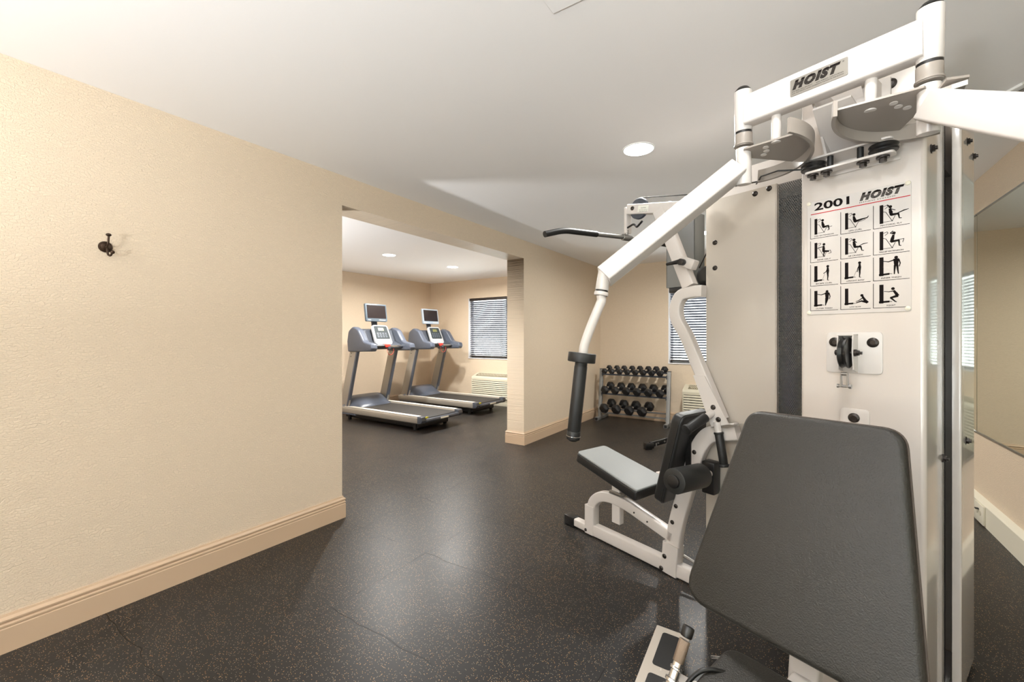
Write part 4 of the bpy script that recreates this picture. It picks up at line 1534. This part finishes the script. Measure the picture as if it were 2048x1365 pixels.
# ================================================================== TREADMILLS
def make_treadmill(loc, label, silver_screen):
    t = empty('treadmill', loc, 0, label, 'treadmill', 'treadmills facing the far wall')
    # local: x = 0 at the rear end, -x towards the wall
    for sy in (-1, 1):
        m = MB().rtube([(-1.86, sy * .375, .165), (-.09, sy * .375, .165)], .085, .10, (0, 0, 1), .022)
        sr = m.build('side_rail', M_TSILV, t)
        MB().bb((-1.82, sy * .375 - .036, .2145), (-.09, sy * .375 + .036, .2195), .002, 1).build('foot_rail', M_TTOP, sr)
        m = MB().prism(round_poly([(-.09, .118), (-.02, .128), (.0, .165), (-.012, .215), (-.09, .217)], [.0, .015, .02, .015, 0]), lambda u, v, w_: Vector((u, sy * .375 - .044 + w_, v)), .088, .006)
        m.build('end_cap', M_TDARK, sr)
        # upright: flat leaning post
        m = MB().prism([(-1.84, .14), (-1.64, .14), (-1.385, 1.10), (-1.56, 1.10)], lambda u, v, w_: Vector((u, sy * .375 + (-.022 if sy < 0 else -.022) + w_, v)), .044, .008)
        up_ = m.build('upright', M_TSILV, t)
        m = MB().prism([(-1.668, .16), (-1.636, .16), (-1.381, 1.09), (-1.412, 1.09)], lambda u, v, w_: Vector((u, sy * .375 - .026 + w_, v)), .052, .004)
        m.build('upright_edge', M_TBLUE, up_)
        m = MB()
        for zz in (.99, 1.04):
            xx = -1.56 + (zz - 1.1) * .2656 + .05
            m.cyl((xx, sy * .375 - .0225, zz), (xx, sy * .375 - .024, zz), .008, n=12)
        m.build('bolt', M_BOLT, up_)
    m = MB().prism(round_poly([(-1.6, .20), (-.06, .20), (-.03, .185), (-.06, .165), (-1.6, .165)], [0, .012, .015, .01, 0]), lambda u, v, w_: Vector((u, -.30 + w_, v)), .60)
    m.build('belt', M_BELT, t)
    m = MB().bb((-1.80, -.34, .105), (-.10, .34, .166), .004)
    m.build('deck', M_TDARK, t)
    m = MB().prism(round_poly([(-.09, .125), (-.004, .135), (.006, .155), (-.004, .178), (-.05, .182)], [0, .01, .01, .01, 0]), lambda u, v, w_: Vector((u, -.335 + w_, v)), .67, .004)
    rb_ = m.build('rear_bumper', M_TDARK, t)
    MB().bb((.003, -.06, .146), (.0085, .10, .170), .002).build('model_label', M_WHP, rb_)
    MB().bb((-.012, -.345, .19), (.0035, -.30, .212), .002).build('warning_label', M_YEL, rb_)
    m = MB()
    for sx in (-1.7, -.25):
        for sy in (-.3, .3):
            m.cyl((sx, sy, 0), (sx, sy, .11), .028, n=20, bev=.004)
    m.bb((-1.8, -.30, .03), (-.18, .30, .12), .01)
    m.build('underframe', M_BLACK, t)
    # motor hood: lofted arched shell
    m = MB()
    prof = [(-1.93, .10), (-1.93, .20), (-1.88, .29), (-1.80, .355), (-1.70, .365), (-1.60, .325), (-1.50, .25), (-1.42, .205), (-1.42, .10)]
    ring = []
    ny = 14
    for iy in range(ny + 1):
        v = -1 + 2 * iy / ny
        yy = v * .41
        drop = 1 - .50 * abs(v) ** 6.0
        rg = []
        for (x_, z_) in prof:
            zz = .10 + (z_ - .10) * (drop if z_ > .10 else 1)
            xx = x_ + (.10 * abs(v) ** 2.5 if x_ < -1.75 else -.09 * abs(v) ** 2.5 if x_ > -1.65 and z_ > .12 else 0)
            rg.append(m.bm.verts.new((xx, yy, zz)))
        ring.append(rg)
    for iy in range(ny):
        for k in range(len(prof) - 1):
            m.bm.faces.new((ring[iy][k], ring[iy][k + 1], ring[iy + 1][k + 1], ring[iy + 1][k]))
    m.bm.faces.new(ring[0])
    m.bm.faces.new(list(reversed(ring[-1])))
    m.build('motor_hood', M_TBLUE, t, ang=60)
    # console body: two wings joined by a bowl
    wing = round_poly([(-1.58, 1.06), (-1.60, 1.22), (-1.57, 1.38), (-1.46, 1.455), (-1.33, 1.40), (-1.20, 1.22), (-1.02, 1.185), (-1.0, 1.12), (-1.03, 1.075)], [.03, .06, .09, .09, .1, .1, .03, .03, .02], 5)
    for sy in (-1, 1):
        m = MB().prism(wing, lambda u, v, w_: Vector((u, sy * .375 - .055 + w_, v)), .11, .025, 4)
        m.build('console_wing', M_TBLUE, t, ang=60)
    m = MB().prism(round_poly([(-1.60, 1.16), (-1.60, 1.36), (-1.52, 1.42), (-1.44, 1.40), (-1.34, 1.22), (-1.22, 1.17), (-1.22, 1.10), (-1.45, 1.09)], .03, 5), lambda u, v, w_: Vector((u, -.335 + w_, v)), .67, .01, 3)
    m.build('console_body', M_TDARK, t, ang=60)
    # inclined console panel
    c0 = Vector((-1.245, 0, 1.165))
    cu_ = Vector((-.40, 0, .92)).normalized()
    cn = Vector((.92, 0, .40)).normalized()
    fc = lambda u, v, w_: c0 + Vector((0, u, 0)) + cu_ * v + cn * w_
    m = MB().prism(round_poly([(-.165, 0), (.165, 0), (.150, .335), (-.150, .335)], [.06, .06, .05, .05]), lambda u, v, w_: fc(u, v, w_ - .03), .045, .006)
    cf_ = m.build('console_panel', M_CONSW, t)
    m = MB().prism(round_poly([(-.135, .095), (.135, .095), (.124, .315), (-.124, .315)], .02), lambda u, v, w_: fc(u, v, w_ + .0155), .002)
    m.build('keypad', M_CONS, cf_)
    m = MB()
    for q_ in range(4):
        for q2 in range(3):
            m.prism(round_poly([(-.10 + q_ * .052, .125 + q2 * .03), (-.065 + q_ * .052, .125 + q2 * .03), (-.065 + q_ * .052, .14 + q2 * .03), (-.10 + q_ * .052, .14 + q2 * .03)], .003, 2), lambda u, v, w_: fc(u, v, w_ + .0175), .001)
    m.build('buttons', M_TBLUE, cf_)
    m = MB().prism(round_poly([(-.055, .235), (.055, .235), (.052, .285), (-.052, .285)], .004), lambda u, v, w_: fc(u, v, w_ + .0175), .0015)
    m.build('display', M_LCD, cf_)
    m = MB().prism(round_poly([(-.055, .01), (.055, .01), (.05, .09), (-.04, .09)], .012), lambda u, v, w_: fc(u, v, w_ + .0155), .006)
    m.build('tray', M_WHP, cf_)
    # front grab bar, safety clip and cord
    m = MB().cyl((-1.19, -.33, 1.145), (-1.19, .33, 1.145), .015, n=20)
    gb_ = m.build('grab_bar', M_CHROME, t)
    MB().cyl((-1.19, -.30, 1.145), (-1.19, .02, 1.145), .019, n=20).build('bar_sleeve', M_BLACK, gb_)
    m = MB().box((-1.18, .0, 1.150), (.05, .09, .05), None, .01)
    m.build('safety_key', M_REDP, t)
    MB().cyl((-1.175, .02, 1.12), (-1.15, .02, 1.12), .025, n=20, bev=.004).build('key_housing', M_TDARK, t)
    cord = [(-1.16, .045 + .065 * math.sin(a_), 1.085 + .075 * -math.cos(a_) + .0) for a_ in [-1.9 + 3.8 * k / 16 for k in range(17)]]
    MB().tube(cord, .003, 6).build('safety_cord', M_REDP, t)
    # monitor on a short post
    m = MB().box((-1.485, 0, 1.47), (.03, .10, .16), Matrix.Rotation(math.radians(-12), 3, 'Y'), .008)
    m.build('monitor_post', M_TDARK, t)
    tilt = Matrix.Rotation(math.radians(-8), 3, 'Y')
    mc = Vector((-1.455, 0, 1.675))
    fm = lambda u, v, w_: mc + tilt @ Vector((w_, u, v))
    m = MB().prism(round_poly([(-.205, -.142), (.205, -.142), (.205, .142), (-.205, .142)], .018), lambda u, v, w_: fm(u, v, w_ - .02), .04, .006)
    mo = m.build('monitor', M_SILV2 if silver_screen else M_BEZEL, t)
    MB().prism(round_poly([(-.182, -.092), (.182, -.092), (.182, .118), (-.182, .118)], .004), lambda u, v, w_: fm(u, v, w_ + .0195), .0015).build('screen', M_SCREEN, mo)
    m = MB().prism([(.04, -.122), (.165, -.122), (.165, -.112), (.04, -.112)], lambda u, v, w_: fm(u, v, w_ + .0195), .001)
    m.prism([(-.17, -.124), (-.12, -.124), (-.12, -.113), (-.17, -.113)], lambda u, v, w_: fm(u, v, w_ + .0195), .001)
    m.build('control_strip', M_TTOP, mo)
    return t


make_treadmill((-4.13, 4.48, 0), 'nearer treadmill, dark bezelled monitor, left of the two', False)
make_treadmill((-4.30, 5.87, 0), 'farther treadmill beside the window wall, silver-rimmed monitor', True)

# ================================================================== AIR CONDITIONERS
def make_ac(loc, width, label):
    t = empty('air_conditioner', loc, 0, label, 'air conditioner', 'wall air conditioners under the windows')
    # local: x along the wall, y=0 at the wall face, -y into the room
    hw = width / 2
    m = MB()
    m.prism(round_poly([(0, .10), (-.20, .10), (-.215, .13), (-.215, .50), (-.195, .53), (-.03, .59), (0, .59)], [0, .01, .02, .02, .02, .01, 0]), lambda u, v, w_: Vector((-hw + w_, u, v)), width, .004)
    bd_ = m.build('cabinet', M_AC, t)
    MB().bb((-hw + .05, -.20, .0), (hw - .05, -.01, .11), .004).build('base_skirt', M_AC, t)
    sl = math.atan2(.06, .165)
    m = MB().box((0, -.112, .562), (width - .14, .125, .006), Matrix.Rotation(sl, 3, 'X'))
    m.build('outlet_grille', M_ACD, bd_)
    m = MB()
    n_ = int((width - .16) / .03)
    for k in range(n_):
        x = -hw + .09 + k * .03
        m.box((x, -.112, .5655), (.008, .120, .007), Matrix.Rotation(sl, 3, 'X') @ Matrix.Rotation(math.radians(38), 3, 'Z'))
    m.build('grille_vanes', M_AC, bd_)
    m = MB()
    for k in range(9):
        z = .15 + k * .036
        m.box((0, -.222, z), (width - .04, .020, .026), Matrix.Rotation(math.radians(-18), 3, 'X'), .004)
    m.build('front_louvres', M_AC, bd_)
    m = MB()
    for k in range(10):
        z = .132 + k * .036
        m.bb((-hw + .02, -.2165, z - .004), (hw - .02, -.215, z + .004))
    m.build('louvre_gaps', M_PRINT, bd_)
    return t


make_ac((-4.715, YF, 0), 1.07, 'cream air conditioner under the treadmill room window')
make_ac((-.82, YF, 0), 1.07, 'cream air conditioner under the window right of the dumbbell rack')

# ================================================================== DUMBBELL RACK
RKX, RKY = -2.035, 6.44
rk = empty('dumbbell_rack', (RKX, RKY, 0), 0, 'grey three-tier rack of hexagonal dumbbells in the far corner', 'rack')
for sx in (-1, 1):
    m = MB().rtube([(sx * .515, -.10, .05), (sx * .515, -.02, .785)], .052, .052, (1, 0, 0), .005)
    pu = m.build('post', M_RACK, rk)
    m = MB().rtube([(sx * .515, -.245, .026), (sx * .515, .20, .026)], .05, .05, (0, 0, 1), .004)
    ft = m.build('foot', M_RACK, rk)
    MB().bb((sx * .515 - .020, -.2465, .006), (sx * .515 + .020, -.242, .046)).build('open_end', M_BLACK, ft)
    MB().bb((sx * .515 - .027, -.05, .785), (sx * .515 + .027, .01, .790), .002).build('post_cap', M_BLACK, pu)
TIERS = [(.725, .02, 8), (.425, -.01, 6), (.135, -.04, 4)]
DB = []
for tz, ty, n_ in TIERS:
    m = MB()
    # two angle rails per tier, front lower
    for yy, zz in ((ty - .075, tz - .022), (ty + .075, tz + .022)):
        m.box((0, yy, zz), (.98, .036, .004), Matrix.Rotation(math.radians(16), 3, 'X'))
        m.box((0, yy - .018, zz + .004), (.98, .004, .024), Matrix.Rotation(math.radians(16), 3, 'X'))
    for sx in (-1, 1):
        m.box((sx * .487, ty, tz), (.004, .22, .05), Matrix.Rotation(math.radians(16), 3, 'X'))
    m.build('shelf', M_RACK if n_ == 4 else M_TDARK, rk)


def make_dumbbell(R_, hl, gap):
    """hexagonal heads on a chrome handle, along local y"""
    t = empty('dumbbell', (0, 0, 0), 0, '', 'dumbbell')
    q_ = Matrix.Rotation(-math.pi / 2, 3, 'X') @ Matrix.Rotation(math.radians(0), 3, 'Z')
    for s_ in (-1, 1):
        y0 = s_ * gap / 2
        y1 = s_ * (gap / 2 + hl)
        bm2 = bmesh.new()
        rings = []
        for (rr, yy) in ((R_ * .72, y0), (R_, y0 + s_ * hl * .22), (R_, y1 - s_ * hl * .28), (R_ * .74, y1)):
            rings.append([bm2.verts.new((rr * math.cos(math.radians(60 * k)), yy, rr * math.sin(math.radians(60 * k)))) for k in range(6)])
        for i_ in range(3):
            for k in range(6):
                bm2.faces.new((rings[i_][k], rings[i_][(k + 1) % 6], rings[i_ + 1][(k + 1) % 6], rings[i_ + 1][k]))
        bm2.faces.new(rings[0])
        bm2.faces.new(rings[-1])
        bmesh.ops.recalc_face_normals(bm2, faces=bm2.faces[:])
        bmesh.ops.bevel(bm2, geom=bm2.edges[:], offset=R_ * .07, segments=2, affect='EDGES')
        m = MB().merge(bm2)
        m.build('head', M_HEX, t, ang=25)
    MB().lathe([(.013, -gap / 2 - .005), (.0155, -gap / 4), (.0165, 0), (.0155, gap / 4), (.013, gap / 2 + .005)], (0, 0, 0), q_, 16).build('handle', M_CHROME, t)
    return t


tier_names = ['top', 'middle', 'bottom']
ordw = ['first', 'second', 'third', 'fourth', 'fifth', 'sixth', 'seventh', 'eighth']
proto = {}
for ti, (tz, ty, n_) in enumerate(TIERS):
    R_, hl, gp = [(.050, .064, .105), (.067, .078, .112), (.079, .090, .118)][ti]
    src = make_dumbbell(R_, hl, gp)
    if ti == 0:
        xs_ = [-.445 + k * .122 for k in range(8)]
    elif ti == 1:
        xs_ = [-.42 + k * .168 for k in range(6)]
    else:
        xs_ = [-.405 + k * .195 for k in range(4)]
    for k, x in enumerate(xs_):
        o = src if k == 0 else copy_tree(src)
        jit = [.05, -.03, .07, .0, .04, -.05, .03, .06][k]
        yaw = math.radians(-16 if ti == 2 else -10) + jit * .6
        tilt_ = math.radians(16)
        k_s = 1 + ((k - n_ / 2) * .014 if ti == 0 else 0)
        o.scale = (k_s, k_s, k_s)
        o.location = (RKX + x, RKY + ty - .004, tz + .010 + R_ * .866 * k_s)
        o.rotation_euler = (tilt_, 0, yaw)
        where = 'leftmost' if k == 0 else ('rightmost' if k == n_ - 1 else ordw[k] + ' from the left')
        tail = {0: 'small black hex dumbbell on the top tier, ', 1: 'mid-size black hex dumbbell on the middle tier, ', 2: 'large black hex dumbbell on the bottom tier, '}[ti]
        o['label'] = tail + where
        o['group'] = 'hex dumbbells on the ' + tier_names[ti] + ' tier'

# ================================================================== BENCH BEHIND THE GYM
bx, by = -.66, 4.30
bn_ = empty('weight_bench', (bx, by, 0), math.radians(62), 'white framed bench with black rubber feet, behind the gym\'s left backrest', 'bench')
m = MB().rtube([(-.42, 0, .14), (.45, 0, .10)], .05, .05, (0, 0, 1))
m.build('spine', M_WHITE, bn_)
m = MB().rtube([(-.45, -.20, .03), (-.45, .20, .03)], .05, .05, (0, 0, 1))
m.build('rear_foot', M_WHITE, bn_)
m = MB().rtube([(-.42, 0, .13), (-.56, 0, .035)], .05, .05, (0, 1, 0))
m.build('front_leg', M_WHITE, bn_)
MB().bb((-.645, -.034, 0), (-.545, .034, .075), .008).build('foot_cap', M_BLACK, bn_)
m = MB().rtube([(.0, 0, .12), (.05, 0, .36)], .05, .04, (0, 1, 0))
m.build('post', M_WHITE, bn_)
pad('pad', [(-.16, -.11), (.5, -.11), (.5, .11), (-.16, .11)], .03, .05, lambda u, v, w_: Vector((u, v, .43 - w_)), bn_, M_VINYLK, .012)

# second low foot seen on the floor between the dumbbells and the backrest
ft = empty('bench_foot', (-1.40, 4.95, 0), math.radians(38), 'black and steel adjustable foot on the floor between rack and left backrest', 'equipment foot')
m = MB().bb((-.05, -.045, .012), (.05, .045, .075), .012)
m.build('rubber_end', M_BLACK, ft)
m = MB().rtube([(.02, 0, .055), (.42, 0, .155)], .06, .055, (0, 1, 0))
m.build('channel', M_BLACK, ft)
m = MB()
for k in range(4):
    m.cyl((.10 + k * .075, -.032, .075 + k * .018), (.10 + k * .075, -.036, .075 + k * .018), .010, n=14)
m.bb((.07, -.036, .03), (.085, -.030, .075), .001, 1)
m.build('adjuster', M_STEEL, ft)
m = MB().bb((-.05, -.03, 0), (.03, .03, .014), .003)
m.bb((.37, -.05, 0), (.43, .05, .15), .006)
m.build('sole', M_RUBBER, ft)

# rounded white machine foot just past the left jamb
ft = empty('machine_foot', (-5.12, 3.46, 0), 0, 'rounded white machine foot just showing past the left edge of the opening', 'equipment foot')
m = MB().cyl((-.5, 0, .055), (.06, 0, .055), .035, n=28, bev=.01)
m.build('stabiliser_tube', M_WHITE, ft)
m = MB().cyl((.02, 0, 0), (.02, 0, .03), .028, n=20)
m.cyl((-.4, 0, 0), (-.4, 0, .03), .028, n=20)
m.build('rubber_sole', M_BLACK, ft)
